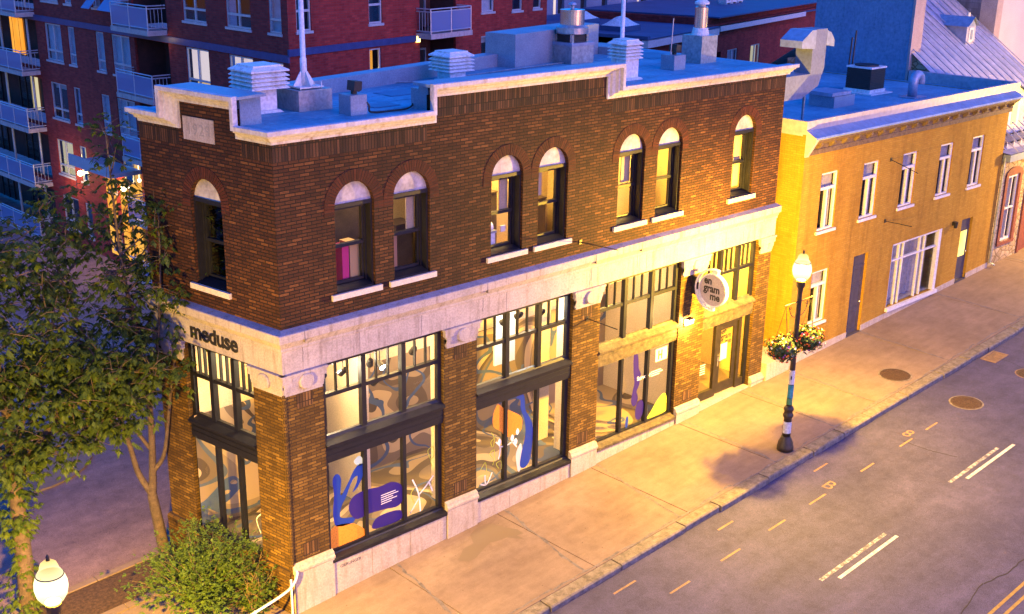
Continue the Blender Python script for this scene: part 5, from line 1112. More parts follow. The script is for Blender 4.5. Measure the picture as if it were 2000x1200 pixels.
def shutter_window(a, b, z0, z1):
    mb = MB(); mb.box(a - .16, a + .05, -.04, .05, z0 - .05, z1 + .05, fr=FR); mb.box(b - .05, b + .16, -.04, .05, z0 - .05, z1 + .05, fr=FR)
    cx = (a + b) / 2; k = 10; r = (b - a) / 2 + .16
    mb.prism([(cx + r * math.cos(math.pi * i / k), z1 + .05 + .3 * math.sin(math.pi * i / k)) for i in range(k + 1)], -.04, .05, fr=lambda u, v_, q: FR(u, q, v_)); mb.box(a - .16, b + .16, -.04, .07, z0 - .16, z0 - .05, fr=FR)
    o = build('window', mb, M['redbrown'], SH)
    mb = MB(); B = lambda s0, s1, c, d: mb.box(s0, s1, -.12, -.03, c, d, fr=FR)
    B(a + .05, a + .13, z0, z1); B(b - .13, b - .05, z0, z1); B(a + .13, b - .13, z1 - .08, z1); B(a + .13, b - .13, z0, z0 + .08); B(cx - .03, cx + .03, z0 + .08, z1 - .08); zm = (z0 + z1) / 2; B(a + .13, cx - .03, zm - .03, zm + .03); B(cx + .03, b - .13, zm - .03, zm + .03); build('sash', mb, M['whitewood'], o)
    mb = MB(); mb.poly([FR(a + .05, -.09, z0), FR(b - .05, -.09, z0), FR(b - .05, -.09, z1), FR(a + .05, -.09, z1)]); build('glass_pane', mb, M['glass'], o)
    mb = MB(); mb.poly([FR(a, -.22, z0), FR(b, -.22, z0), FR(b, -.22, z1), FR(a, -.22, z1)]); build('curtain', mb, M['curtain'], o)
shutter_window(32.75, 33.85, 2.75, 5.35); shutter_window(37, 38, 2.9, 5.4)
mb = MB(); mb.box(34.6, 35.65, -.12, -.04, gz(35), 5.15, fr=FR); mb.box(34.5, 34.65, -.04, .06, gz(35), 5.3, fr=FR); mb.box(35.6, 35.75, -.04, .06, gz(35), 5.3, fr=FR)
for c, d in ((2.2, 3.0), (3.1, 3.6)): mb.box(34.75, 35.5, -.04, -.025, c, d, fr=FR)
dd = build('door', mb, M['redbrown'], SH); mb = MB(); mb.poly([FR(34.8, -.035, 3.75), FR(35.45, -.035, 3.75), FR(35.45, -.035, 4.95), FR(34.8, -.035, 4.95)]); build('glass_pane', mb, M['curtain'], dd)
# dormers
def dormer(x0, x1, yf, h, win):
    zf = rz(yf); mb = MB(); yb = yf + (h + .25) / SL
    mb.poly([(x0, yf, zf - .1), (x0, yf, zf + h), (x0, yf + h / SL, zf + h)]); mb.poly([(x1, yf, zf - .1), (x1, yf, zf + h), (x1, yf + h / SL, zf + h)]); mb.poly([(x0, yf, zf - .1), (x1, yf, zf - .1), (x1, yf, zf + h), (x0, yf, zf + h)])
    o = build('dormer', mb, M['seamroof'], SH); cx = (x0 + x1) / 2
    mb = MB(); e = .12
    for a in (x0 - e, x1 + e): mb.poly([(a, yf - e, zf + h), (cx, yf - e, zf + h + .4), (cx, yb + .6, zf + h + .4), (a, yf + h / SL + .05, zf + h)])
    mb.poly([(x0, yf, zf + h), (x1, yf, zf + h), (cx, yf, zf + h + .38)]); build('dormer_roof', mb, M['bluemetal'], o)
    mb = MB(); mb.box(x0 + (x1 - x0) * .25, x1 - (x1 - x0) * .25, yf - .03, yf - .002, zf + .1, zf + h - .05); w_ = build('dormer_frame', mb, M['whitewood'], o)
    if win:
        mb = MB(); mb.box(x0 + (x1 - x0) * .38, x1 - (x1 - x0) * .38, yf - .045, yf - .031, zf + .2, zf + h - .15); build('dormer_louvre', mb, M['flash'], o)
dormer(37.2, 38.0, 4.6, .75, True); dormer(33.6, 35.4, .9, 1.35, True); 
mb = MB(); mb.tube([(38.6, 5.3, rz(5.3)), (38.6, 5.3, rz(5.3) + .7)], .08, 8); build('vent_pipe', mb, M['whitewood'], SH)
t = thing('firewall', 'tall windowless grey blue cement wall standing at the back of the yellow house roof', 'wall', (32.7, 4.6, 8))
mb = MB(); mb.box(32.55, 33.3, 4.66, 9.1, 7.5, 15); build('wall_face', mb, M['render_blue'], t); mb = MB(); mb.box(32.52, 33.33, 4.55, 4.655, 8.4, 15); build('wall_edge', mb, M['render_pink'], t)
t = thing('pale_block', 'tall pale pinkish stucco building without windows at the upper right corner', 'building', (40.3, 5, gz(40)))
mb = MB(); mb.box(40.75, 58, 4.9, 9, 1, 19); build('stucco_wall', mb, M['stucco'], t); mb = MB(); mb.box(40.25, 40.745, 5.6, 8.6, 1, 19); build('shingle_wall', mb, M['shingle'], t); mb = MB(); mb.box(40.25, 40.8, 4.84, 5.59, 1, 19); build('corner_strip', mb, M['render_pink'], t)

# ================================================================== RED BRICK APARTMENT BUILDING
M['abrick'] = brick('red_apartment_brick', [(0, (.21, .020, .018)), (.5, (.27, .028, .024)), (1, (.33, .042, .034))], (.15, .035, .035), bw=.30, bh=.10, mort=.012, bmp=.3, dirt=(.75, .7, .7))
M['alu'] = noisy('pale_aluminium_frame', (.42, .46, .52), (.52, .56, .62), 6, .4, metal=.3, bmp=.05)
M['bandblue'] = noisy('blue_metal_band', (.03, .05, .16), (.05, .075, .22), 3, .45, metal=.2, bmp=.05)
M['slabc'] = noisy('balcony_concrete', (.36, .32, .32), (.5, .45, .44), 4, .85, bmp=.2, stain=(.7, .55, .5))
m, n, l, out = mat('frosted_balcony_panel'); p = bsdf(n, l, out, (.15, .22, .42), .4); tr = n.new('ShaderNodeBsdfTransparent'); mx = n.new('ShaderNodeMixShader'); mx.inputs[0].default_value = .8; l.new(tr.outputs[0], mx.inputs[1]); l.new(p.outputs[0], mx.inputs[2]); l.new(mx.outputs[0], out.inputs[0]); M['panel'] = m
M['blind'] = noisy('white_blind', (.5, .5, .52), (.6, .6, .62), 1.5, .8, bmp=0)
M['lit_amber'] = emit_noise('lit_amber_room', (1, .33, .03), (1, .52, .09), .085, .8); M['lit_warm'] = emit_noise('lit_warm_room', (1, .6, .15), (1, .75, .35), .07, .9); M['lit_blind'] = emit_noise('backlit_blind', (.85, .62, .66), (1, .82, .82), .075, .5); M['lit_cream'] = emit_noise('lit_cream_curtain', (.9, .72, .36), (1, .9, .6), .055, .9)
M['bluecurtain'] = noisy('pale_curtain', (.42, .47, .55), (.66, .70, .76), 2.2, .9, bmp=0)
M['loggiashade'] = noisy('shaded_loggia_wall', (.05, .018, .018), (.09, .03, .03), 2, .9)  # shade of the recess put into the wall colour
ACx, ACy = 13.64, 20.42
aL = Vector((-.02, .9998, 0)); aR = Vector((math.cos(R(11.7)), math.sin(R(11.7)), 0)); nL_ = Vector((-.9998, -.02, 0)); nR_ = Vector((aR.y, -aR.x, 0))
GL = frame((ACx, ACy, 0), aL, nL_); GR = frame((ACx, ACy, 0), aR, nR_)
AP = thing('apartment_building', 'red brick apartment building with white balconies and a blue band behind the corner building', 'building', (ACx, ACy, gz(ACx)))
def zs(i): return (7.15 - 3.02 * i, 9.03 - 3.02 * i)           # sill and head of storey i below the band
FZ = [10.2, zs(0), zs(1), zs(2)]
winL = [(.45, 1.32, 's'), (2.62, 4.46, 'd'), (6.05, 7.96, 'd'), (13.08, 14.9, 'd'), (15.68, 16.55, 's'), (18.84, 19.62, 's'), (20.36, 22.28, 'd')]
lit = {(0, 2): 'kitchen', (0, 1): 'lit_blind', (0, 0): 'lit_blind', (2, 6): 'lit_cream', (2, 5): 'lit_cream', (2, 4): 'lit_amber', (2, 3): 'lit_amber', (0, 6): 'bluecurtain', (0, 5): 'bluecurtain', (0, 4): 'bluecurtain', (0, 3): 'bluecurtain', (1, 6): 'halfblind', (1, 5): 'halfblind', (1, 4): 'bluecurtain', (1, 3): 'bluecurtain', (-1, 1): 'dark_room', (-1, 2): 'dark_room'}
LOG = [(9.42, 12.58), (23.3, 38)]
holesL = []
for a, b, k in winL:
    holesL += [(a, b, 10.15, 12.1, 0)] + [(a, b) + zs(i) + (0,) for i in range(4)]
for a, b in LOG: holesL += [(a, b, 9.62, 12.0, 0)] + [(a, b, 6.62 - 3.02 * i, 9.05 - 3.02 * i, 0) for i in range(4)]
mb = MB(); wall(mb, GL, 0, 40, -5, 14, holesL, .14)
winR = [(.46, 1.28, 10.24, 12.2), (4.68, 5.52, 10.27, 12.2), (4.66, 5.4, 7.3, 9.25), (12.58, 13.58, 10.3, 12), (15.08, 15.95, 10.22, 12), (16.9, 17.62, 10.23, 12), (12.56, 13.3, 7.3, 9.2)]
mb2 = MB(); wall(mb, GR, 0, 18.15, -1.5, 14, [w_ + (0,) for w_ in winR] + [(8.0, 10.6, 6.6, 9.45, 0), (8.0, 10.6, 9.7, 12, 0)], .14)
e = GR(18.15, 0, 0); mb.poly([(e.x, e.y, -1.5), (e.x - 4, e.y + 18, -1.5), (e.x - 4, e.y + 18, 14), (e.x, e.y, 14)]); build('wall', mb, M['abrick'], AP)
e2 = GL(40, 0, 14); mb = MB(); mb.poly([(ACx, ACy, 13.99), (e.x, e.y, 13.99), (e.x - 4, e.y + 18, 13.99), (e2.x, e2.y, 13.99)]); build('roof', mb, M['membrane'], AP)
mb = MB(); mb.box(0, 40, -.02, .07, 9.08, 9.36, fr=GL); build('blue_band', mb, M['bandblue'], AP)
mb = MB(); mb.box(-.07, 7.7, -.02, .07, 9.33, 9.6, fr=GR); build('blue_band', mb, M['bandblue'], AP)
mb = MB(); mb.box(7.72, 7.92, 0, .1, 9.3, 9.55, fr=GR); build('entry_light', mb, emit('entry_light', (1, .7, .15), .6), AP)
rr = random.Random(21)
def awin(f, a, b, z0, z1, fill, dbl, parent=AP, tr=.27):
    mb = MB(); B = lambda s0, s1, c, d: mb.box(s0, s1, -.13, -.05, c, d, fr=f); q = .07; zt = z0 + (z1 - z0) * tr
    B(a, a + q, z0, z1); B(b - q, b, z0, z1); B(a + q, b - q, z1 - q, z1); B(a + q, b - q, z0, z0 + q); B(a + q, b - q, zt - .045, zt + .045)
    if dbl: c_ = (a + b) / 2; B(c_ - .045, c_ + .045, z0 + q, zt - .045); B(c_ - .045, c_ + .045, zt + .045, z1 - q)
    o = build('window', mb, M['alu'], parent)
    mb = MB(); mb.poly([f(a + q, -.09, z0 + q), f(b - q, -.09, z0 + q), f(b - q, -.09, z1 - q), f(a + q, -.09, z1 - q)]); build('glass_pane', mb, M['farglass'], o)
    mb = MB(); mb.box(a - .06, b + .06, -.13, .05, z0 - .1, z0 - .001, fr=f); build('sill', mb, M['alu'], o)
    def back(c, d, mt, dep=-.3, nm='blind'):
        mb = MB(); mb.poly([f(a, dep, c), f(b, dep, c), f(b, dep, d), f(a, dep, d)]); build(nm, mb, mt, o)
    if fill == 'kitchen': back(zt, z1, M['lit_blind']); back(z0, zt, M['lit_warm'], -.5, 'lit_room')
    elif fill == 'halfblind': back(z1 - .35, z1, M['blind']); back(z0, z1, M['dark_room'], -.6, 'room')
    elif fill == 'bluecurtain': back(z0, z1, M['bluecurtain'], -.22, 'curtain')
    elif fill == 'dark_room': back(z0, z1, M['dark_room'], -.5, 'room')
    elif fill == 'lit_cream': back(z0, z1, M['lit_cream'], -.3, 'lit_curtain')
    elif fill == 'lit_amber':
        back(z0, z1, M['lit_amber'], -.5, 'lit_room')
        if dbl or True: mb = MB(); mb.sphere(f((a + b) / 2 - .1, -.3, (z0 + z1) / 2), .09, 10, 8); mb.tube([f((a + b) / 2 - .1, -.3, (z0 + z1) / 2 + .08), f((a + b) / 2 - .1, -.3, z1)], .01, 5); build('pendant_lamp', mb, emit('pendant_glow', (1, .8, .4), .9), o)
    else: back(z0, z1, M[fill])
    return o
for j, (a, b, k) in enumerate(winL):
    if (-1, j) in lit or j in (0, 5, 6, 3, 4): awin(GL, a, b, 10.15, 12.1, lit.get((-1, j), 'bluecurtain'), k == 'd')
    for i in range(4): awin(GL, a, b, *zs(i), lit.get((i, j), 'dark_room'), k == 'd')
for a, b in ((13.2, 14.85), (15.72, 16.5)): # awning sashes pushed open
    mb = MB(); mb.prism([(0, 10.75), (.04, 10.77), (.62, 10.16), (.58, 10.14)], a, b, fr=lambda o_, z, s: GL(s, o_, z)); build('open_sash', mb, M['panel'], AP)
for k, (a, b, z0, z1) in enumerate(winR): awin(GR, a, b, z0, z1, ('dark_room', 'dark_room', 'lit_amber', 'bluecurtain', 'dark_room', 'dark_room', 'halfblind')[k], False, tr=.4)
# recessed loggias and balconies
def loggia(f, a, b, z0, z1, litcol=None, far=False):
    mb = MB(); d = -1.5
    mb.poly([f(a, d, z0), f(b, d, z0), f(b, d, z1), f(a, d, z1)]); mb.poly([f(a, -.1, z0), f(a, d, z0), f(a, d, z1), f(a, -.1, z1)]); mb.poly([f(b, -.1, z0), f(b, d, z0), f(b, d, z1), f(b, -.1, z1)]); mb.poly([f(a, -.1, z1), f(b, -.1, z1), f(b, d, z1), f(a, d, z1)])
    o = build('loggia', mb, M['loggiashade'], AP)
    for k in range(1 if not far else 3):
        s = a + .4 + k * 4.4; mb = MB()
        for u in (s, s + .85, s + 1.7): mb.box(u, u + .08, d + .01, d + .08, z0, z0 + 2.15, fr=f)
        mb.box(s + .08, s + .85, d + .01, d + .08, z0 + 2.07, z0 + 2.15, fr=f); mb.box(s + .93, s + 1.7, d + .01, d + .08, z0 + 2.07, z0 + 2.15, fr=f); build('sliding_door_frame', mb, M['flash'] if k % 2 == 0 and not far else M['black'], o)
        mb = MB(); mb.poly([f(s + .08, d + .04, z0), f(s + 1.7, d + .04, z0), f(s + 1.7, d + .04, z0 + 2.1), f(s + .08, d + .04, z0 + 2.1)]); build('door_glass', mb, litcol or M['glass'], o)
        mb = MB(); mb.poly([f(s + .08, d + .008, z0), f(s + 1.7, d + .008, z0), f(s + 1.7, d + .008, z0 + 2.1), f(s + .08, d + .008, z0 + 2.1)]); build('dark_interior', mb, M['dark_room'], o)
    if far: 
        for u in (a + 1.6, a + 5.2): mb = MB(); mb.tube([f(u, -.2, z0), f(u, -.2, z1)], .07, 8); build('column', mb, M['alu'], o)
def balcony(f, a, b, z, proj, panels, tall=1.06):
    mb = MB(); mb.box(a, b, -.1, proj, z - .22, z, fr=f); o = build('balcony', mb, M['slabc'], AP)
    mb = MB(); r_ = .022
    rail = lambda s0, o0, s1, o1, zz, rad=.028: mb.tube([f(s0, o0, zz), f(s1, o1, zz)], rad, 6)
    p_ = proj - .06
    for zz in (z + .1, z + tall - .12, z + tall): rail(a + .05, p_, b - .05, p_, zz); rail(a + .05, 0, a + .05, p_, zz); rail(b - .05, 0, b - .05, p_, zz)
    nn = panels
    for i in range(nn + 1): s = a + .05 + (b - a - .1) * i / nn; mb.tube([f(s, p_, z), f(s, p_, z + tall)], .03, 6)
    for i in range(nn * 6): s = a + .05 + (b - a - .1) * i / (nn * 6); mb.tube([f(s, p_ + .0, z + .1), f(s, p_, z + tall - .12)], .011, 4, cap=False)
    for s in (a + .05, b - .05):
        for k in range(1, 5): mb.tube([f(s, p_ * k / 5, z + .1), f(s, p_ * k / 5, z + tall - .12)], .014, 4, cap=False)
    build('railing', mb, M['alu'], o)
    for i in range(nn):
        mb = MB()
        if True: s0, s1 = a + .05 + (b - a - .1) * i / nn + .04, a + .05 + (b - a - .1) * (i + 1) / nn - .04; mb.poly([f(s0, p_ + .014, z + .12), f(s1, p_ + .014, z + .12), f(s1, p_ + .014, z + tall - .14), f(s0, p_ + .014, z + tall - .14)])
        build('frosted_panel', mb, M['panel'], o)
for i, z0 in enumerate((9.62, 6.6, 3.58, .56, -2.46)):
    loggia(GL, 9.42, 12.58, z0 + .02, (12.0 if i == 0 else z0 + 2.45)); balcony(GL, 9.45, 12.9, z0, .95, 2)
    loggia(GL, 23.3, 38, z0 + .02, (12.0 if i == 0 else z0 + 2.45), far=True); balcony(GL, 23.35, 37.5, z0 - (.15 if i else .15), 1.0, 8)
loggia(GR, 8.0, 10.6, 6.62, 9.44); loggia(GR, 8.0, 10.6, 9.72, 12); balcony(GR, 7.75, 10.75, 9.68, .85, 2)
mb = MB(); mb.poly([GL(28.4, -1.42, 6.7), GL(30.2, -1.42, 6.7), GL(30.2, -1.42, 8.9), GL(28.4, -1.42, 8.9)]); build('lit_door', mb, M['lit_amber'], AP)
mb = MB(); mb.poly([GL(27.2, -1.42, 3.7), GL(28.2, -1.42, 3.7), GL(28.2, -1.42, 5.7), GL(27.2, -1.42, 5.7)]); build('lit_door', mb, M['lit_cream'], AP)
mb = MB(); mb.box(13.0, 17.4, 0, 1.6, 2.55, 2.75, fr=GL); mb.box(13.0, 17.4, 1.5, 1.6, 2.75, 3.1, fr=GL); build('entrance_canopy', mb, M['alu'], AP)
for a_, b_ in ((13.4, 14.3), (14.5, 15.4), (15.9, 16.9)):
    mb = MB(); mb.poly([GL(a_, .015, -2.2), GL(b_, .015, -2.2), GL(b_, .015, 1.9), GL(a_, .015, 1.9)]); build('lit_entrance_pane', mb, M['lit_amber'], AP)
point('entrance_light', GL(15.2, 1.2, 1.6), 28, (1, .55, .16), .15); point('entrance_light', GL(20.5, 1.2, 1.2), 12, (1, .6, .2), .15); point('entrance_light', GL(9.6, .5, 9.2), 0.5, (1, .6, .2), .1)
M['outlamp'] = emit('out_lamp_glow', (1, .75, .35), 2.5)
for s in (14.6, 19.3):
    mb = MB(); mb.sphere(GL(s, .22, 1.6), .14, 10, 8); mb.box(s - .05, s + .05, 0, .2, 1.55, 1.65, fr=GL); build('entrance_globe', mb, M['outlamp'], AP)

# ================================================================== LOW RED BUILDING AND GARAGES BEHIND THE ROOFS
LB = thing('low_red_building', 'low red brick building with flat blue roofs and white fascia seen over the roof line', 'building', (37.3, 22.5, gz(37)))
bd = Vector((math.cos(R(14)), math.sin(R(14)), 0)); bn = Vector((bd.y, -bd.x, 0)); FB = frame((37.3, 22.5, 0), bd, bn)
M['roofblue'] = noisy('far_roof_membrane', (.035, .07, .17), (.06, .11, .24), .5, .6, bmp=.1)
mb = MB(); wall(mb, FB, 0, 30, -4, 8.0, [(2.6, 4.4, 4.9, 6.9, 0), (5.3, 5.9, 5, 6.9, 0), (8.2, 10.4, 4.5, 6.9, 0), (11.4, 13.0, 5.2, 6.9, 0), (15.2, 16.8, 5.2, 6.9, 0)], .3)
mb.box(0, 30, -9.6, -.31, -4, 8.0, fr=FB); mb.box(9.2, 30, -9.5, -.5, 8.0, 8.9, fr=FB); mb.box(7.4, 30, -.3, .05, 7.9, 8.55, fr=FB); build('wall', mb, M['abrick'], LB)
mb = MB(); mb.box(-.4, 30, -9.7, .35, 8.44, 8.5, fr=FB); mb.box(-.4, -.1, -9.7, .35, 8.5, 8.62, fr=FB); mb.box(9.6, 30, -9.6, .1, 8.92, 9.0, fr=FB); mb.box(-.1, 30, -9.7, -9.45, 8.5, 8.8, fr=FB); build('roof', mb, M['roofblue'], LB)
mb = MB(); mb.box(-.42, 9.0, .0, .40, 8.02, 8.4, fr=FB); mb.box(9.2, 24, .06, .4, 8.2, 8.5, fr=FB); build('fascia', mb, M['whitewood'], LB)
for a, b, z0, z1, fl in ((2.6, 4.4, 4.9, 6.9, 'lit_cream'), (5.3, 5.9, 5, 6.9, 'dark_room'), (11.4, 13.0, 5.2, 6.9, 'bluecurtain'), (15.2, 16.8, 5.2, 6.9, 'lit_cream')): awin(FB, a, b, z0, z1, fl, b - a > 1, parent=LB)
mb = MB(); mb.poly([FB(8.2, -.28, 4.5), FB(10.4, -.28, 4.5), FB(10.4, -.28, 6.9), FB(8.2, -.28, 6.9)]); build('dark_opening', mb, M['dark_room'], LB)
def skylight(s, o, label):
    c = FB(s, o, 8.5); t = thing('skylight', label, 'skylight', tuple(c), 'domed skylights on the far roofs'); f = frame(tuple(c), bd, bn)
    mb = MB(); mb.box(-1, 1, -.8, .8, .0, .28, fr=f); build('curb', mb, M['roofblue'], t)
    mb = MB(); P = lambda u, v, k: f(u * .95, v * .75, .28 + k)
    N = 6
    for i in range(N):
        for j in range(N):
            q = [(-1 + 2 * i / N, -1 + 2 * j / N), (-1 + 2 * (i + 1) / N, -1 + 2 * j / N), (-1 + 2 * (i + 1) / N, -1 + 2 * (j + 1) / N), (-1 + 2 * i / N, -1 + 2 * (j + 1) / N)]
            mb.poly([P(u, v, .5 * (1 - u * u) * (1 - v * v)) for u, v in q])
    build('dome', mb, M['whitemetal'], t, True)
skylight(3.2, -3.2, 'domed skylight on the far flat roof just right of the middle flagpole'); skylight(5.6, -7.2, 'domed skylight on the far flat roof beside the steel flue'); skylight(27, -6.5, 'domed skylight on the far flat roof above the air conditioning row')
for k, lb in enumerate(('leftmost of three white fan units in a row on the far flat roof', 'middle one of three white fan units in a row on the far flat roof', 'rightmost of three white fan units in a row on the far flat roof')):
    c = FB(20.0 + k * 1.0, -4.0, 9.0); t = thing('fan_unit', lb, 'air conditioner', tuple(c), 'fan units on the far roof'); f = frame(tuple(c), bd, bn)
    mb = MB(); mb.box(-.44, .44, -.3, .3, .1, 1.0, fr=f); mb.box(-.4, -.3, -.3, .3, 0, .1, fr=f); mb.box(.3, .4, -.3, .3, 0, .1, fr=f); build('casing', mb, M['whitemetal'], t)
    mb = MB(); sg = 20; cc = [(.32 * math.cos(6.283 * i / sg), .32 * math.sin(6.283 * i / sg)) for i in range(sg)]; mb.poly([f(u, .303, .55 + v) for u, v in cc]); build('fan_grille', mb, M['roofblue'], t)
    mb = MB(); mb.poly([f(.16 * u / .32, .306, .55 + .16 * v / .32) for u, v in cc]); build('fan_hub', mb, M['whitemetal'], t)
M['farwall'] = noisy('pale_far_wall', (.20, .21, .30), (.34, .32, .40), .25, .8, bmp=.1)
t = thing('far_garage_row', 'far pale building with tall dark doorways above the blue roofs', 'building', tuple(FB(0, -10.5, gz(40))))
F2 = frame(tuple(FB(0, -10.5, 0)), bd, bn); mb = MB(); wall(mb, F2, -8, 34, -4, 18, [(-6 + 2.9 * k, -5.2 + 2.9 * k, 2, 16, 0) for k in range(14)], .2); build('wall', mb, M['farwall'], t)
for k in range(14):
    mb = MB(); mb.poly([F2(-6 + 2.9 * k, -.19, 2), F2(-5.2 + 2.9 * k, -.19, 2), F2(-5.2 + 2.9 * k, -.19, 16), F2(-6 + 2.9 * k, -.19, 16)]); build('doorway', mb, M['dark_room'], t)
    if k % 4 == 1: mb = MB(); mb.poly([F2(-6.6 + 2.9 * k, .02, 8), F2(-6.3 + 2.9 * k, .02, 8), F2(-6.3 + 2.9 * k, .02, 15), F2(-6.6 + 2.9 * k, .02, 15)]); build('lit_strip', mb, M['lit_blind'], t)
# ================================================================== TREES AND SHRUB
def leaf_mat(name, a, b, tl=.35):
    m, n, l, out = mat(name); v = objcoord(n, l); f = noise(n, l, v, 5.0, 3, .8); r = ramp(n, [(.3, a), (.7, b)]); l.new(f, r.inputs[0])
    d = n.new('ShaderNodeBsdfPrincipled'); d.inputs['Roughness'].default_value = .55; d.inputs['Specular IOR Level'].default_value = .3; l.new(r.outputs[0], d.inputs['Base Color'])
    t = n.new('ShaderNodeBsdfTranslucent'); l.new(r.outputs[0], t.inputs[0]); mx = n.new('ShaderNodeMixShader'); mx.inputs[0].default_value = tl
    l.new(d.outputs[0], mx.inputs[1]); l.new(t.outputs[0], mx.inputs[2]); l.new(mx.outputs[0], out.inputs[0]); return m
M['leaves'] = leaf_mat('tree_leaves', (.026, .060, .008), (.12, .165, .018)); M['leaves2'] = leaf_mat('shrub_leaves', (.06, .12, .02), (.13, .19, .035))
M['bark'] = noisy('tree_bark', (.06, .042, .03), (.14, .10, .07), 7, .9, bmp=.8, fine=30)
def leaflet(mb, p, d, up, L, W):
    """one pointed leaflet folded along its midrib and drooping at the tip"""
    s = d.cross(up)
    if s.length < 1e-4: s = d.orthogonal()
    s.normalize(); nn = s.cross(d).normalized(); dr = Vector((0, 0, -.22 * L))
    a = p; b = p + d * L * .45 + s * W - nn * W * .35; c = p + d * L + dr; e = p + d * L * .45 - s * W - nn * W * .35; k = p + d * L * .5
    mb.poly([a, b, c, k]); mb.poly([a, k, c, e])
def spray(mb, p, dirv, q, size=.13):
    """a drooping compound leaf of five leaflets"""
    d = dirv.normalized(); up = Vector((0, 0, 1)); s = d.cross(up)
    if s.length < 1e-3: s = Vector((1, 0, 0))
    s.normalize(); Ls = size * q.uniform(.55, 1.4)
    for k, (t, ang) in enumerate(((1, 0), (.7, .75), (.7, -.75), (.35, 1.05), (.35, -1.05))):
        if q.random() < .12: continue
        dd = (d * math.cos(ang) + s * math.sin(ang) + Vector((0, 0, q.uniform(-.55, .05)))).normalized()
        leaflet(mb, p + d * Ls * t * .9, dd, up, Ls * q.uniform(.8, 1.1), Ls * .27)
def bez(a, b, c, k=7): return [a * (1 - t) ** 2 + b * 2 * t * (1 - t) + c * t * t for t in [i / k for i in range(k + 1)]]
def tree(name, label, limbs, clusters, nspray, seed, size, ivy=None, spread=.30):
    q = random.Random(seed); base = Vector(limbs[0][0][0]); t = thing(name, label, 'tree', tuple(base), 'leafy street trees')
    mb = MB(); pts = []
    for P, R_ in limbs:
        S_ = smooth3([Vector(p) for p in P], 5); k = len(S_); rr_ = [R_[0] + (R_[1] - R_[0]) * i / (k - 1) for i in range(k)]
        mb.tube(S_, rr_, 9); pts += [(p, r) for p, r in zip(S_, rr_)][k // 5:]
    build('trunk', mb, M['bark'], t, True)
    br = MB(); lf = MB()
    for c in clusters:
        c = Vector(c); best = min(pts, key=lambda pr: (pr[0] - c).length + max(0, pr[0].z - c.z + .3) * 1.5)
        a = best[0]; mid = a.lerp(c, .5) + Vector((q.uniform(-.15, .15), q.uniform(-.15, .15), .12 * (c - a).length)); B = bez(a, mid, c)
        br.tube(B, [min(best[1] * .6, .03) * (1 - i / (len(B) - 1)) + .006 for i in range(len(B))], 5)
        tw = []
        for j in range(5):
            s0 = B[q.randint(len(B) // 2, len(B) - 1)]; e_ = s0 + Vector((q.gauss(0, 1), q.gauss(0, 1), q.gauss(.15, .7))).normalized() * q.uniform(.25, .6); br.tube([s0, s0.lerp(e_, .5) + Vector((0, 0, .04)), e_], [.008, .006, .004], 4, cap=False); tw.append((s0, e_))
        for j in range(nspray):
            s0, e_ = tw[q.randrange(5)]; p = s0.lerp(e_, q.uniform(.2, 1.05)) + Vector((q.gauss(0, spread * .45), q.gauss(0, spread * .45), q.gauss(0, spread * .4)))
            dv = (p - c) * .8 + Vector((q.gauss(0, .5), q.gauss(0, .5), -.25)); spray(lf, p, dv, q, size)
    if ivy:
        for j in range(ivy[0]):
            z = q.uniform(ivy[1], ivy[2]); a = q.uniform(0, 6.28); r = q.uniform(.14, .42) * (.7 + .5 * math.sin(z * 3)); p = Vector((base.x + r * math.cos(a), base.y + r * math.sin(a), z)); spray(lf, p, Vector((math.cos(a), math.sin(a), -.4)), q, size * .85)
    build('branches', br, M['bark'], t); build('crown', lf, M['leaves'], t)
    return t
def cloud(c, r, n_, q, shell=.25, gap=None):
    o = []
    while len(o) < n_:
        v = Vector((q.uniform(-1, 1), q.uniform(-1, 1), q.uniform(-1, 1)))
        if v.length > 1 or v.length < shell: continue
        p = Vector((c[0] + v.x * r[0], c[1] + v.y * r[1], c[2] + v.z * r[2]))
        if gap and gap(p): continue
        o.append(tuple(p))
    return o
q = random.Random(5)
c1 = cloud((-1.65, 4.6, 7.0), (1.6, 1.9, 2.5), 66, q, .2)
c1 += [(-.55, 3.55, 7.6), (-.3, 3.3, 7.0), (-.15, 3.1, 6.4), (-.35, 3.2, 6.0), (-.05, 3.0, 5.6), (.1, 2.95, 8.4), (-.2, 3.3, 8.9), (-.6, 3.8, 8.6), (-1.2, 4.3, 9.8), (-1.35, 4.45, 10.35), (-1.0, 4.1, 9.2), (-.35, 3.3, 5.2), (-.6, 3.4, 4.7), (-1.3, 3.8, 4.4), (-1.0, 3.6, 5.3), (-.2, 3.0, 6.9), (.05, 2.9, 7.5)]
c1 += cloud((-1.4, 4.0, 5.2), (1.0, .9, .9), 16, q, .0)
T1 = [([(-.95, 4.07, -.05), (-1.02, 4.14, .9), (-1.1, 4.2, 1.78)], (.15, .115)), ([(-1.1, 4.2, 1.75), (-1.05, 4.16, 2.4), (-1.0, 4.13, 3.9), (-1.1, 4.2, 5.6), (-1.25, 4.35, 7.6), (-1.3, 4.4, 10.3)], (.105, .014)), ([(-1.1, 4.2, 1.78), (-1.3, 4.4, 2.35), (-1.42, 4.5, 3.15), (-1.7, 4.75, 4.6), (-2.2, 5.1, 6.6), (-2.5, 5.4, 8.6)], (.085, .015)), ([(-1.05, 4.16, 2.35), (-.85, 3.97, 2.75), (-.76, 3.85, 3.4), (-.6, 3.6, 5.0), (-.3, 3.3, 6.6), (-.1, 3.1, 8.2)], (.06, .012)), ([(-1.03, 4.15, 2.9), (-1.3, 4.4, 3.5), (-1.9, 4.6, 5.0), (-2.6, 4.7, 6.6)], (.055, .012)), ([(-1.0, 4.13, 3.9), (-.9, 3.8, 5.2), (-.75, 3.6, 7.0), (-.6, 3.7, 8.7)], (.05, .01))]
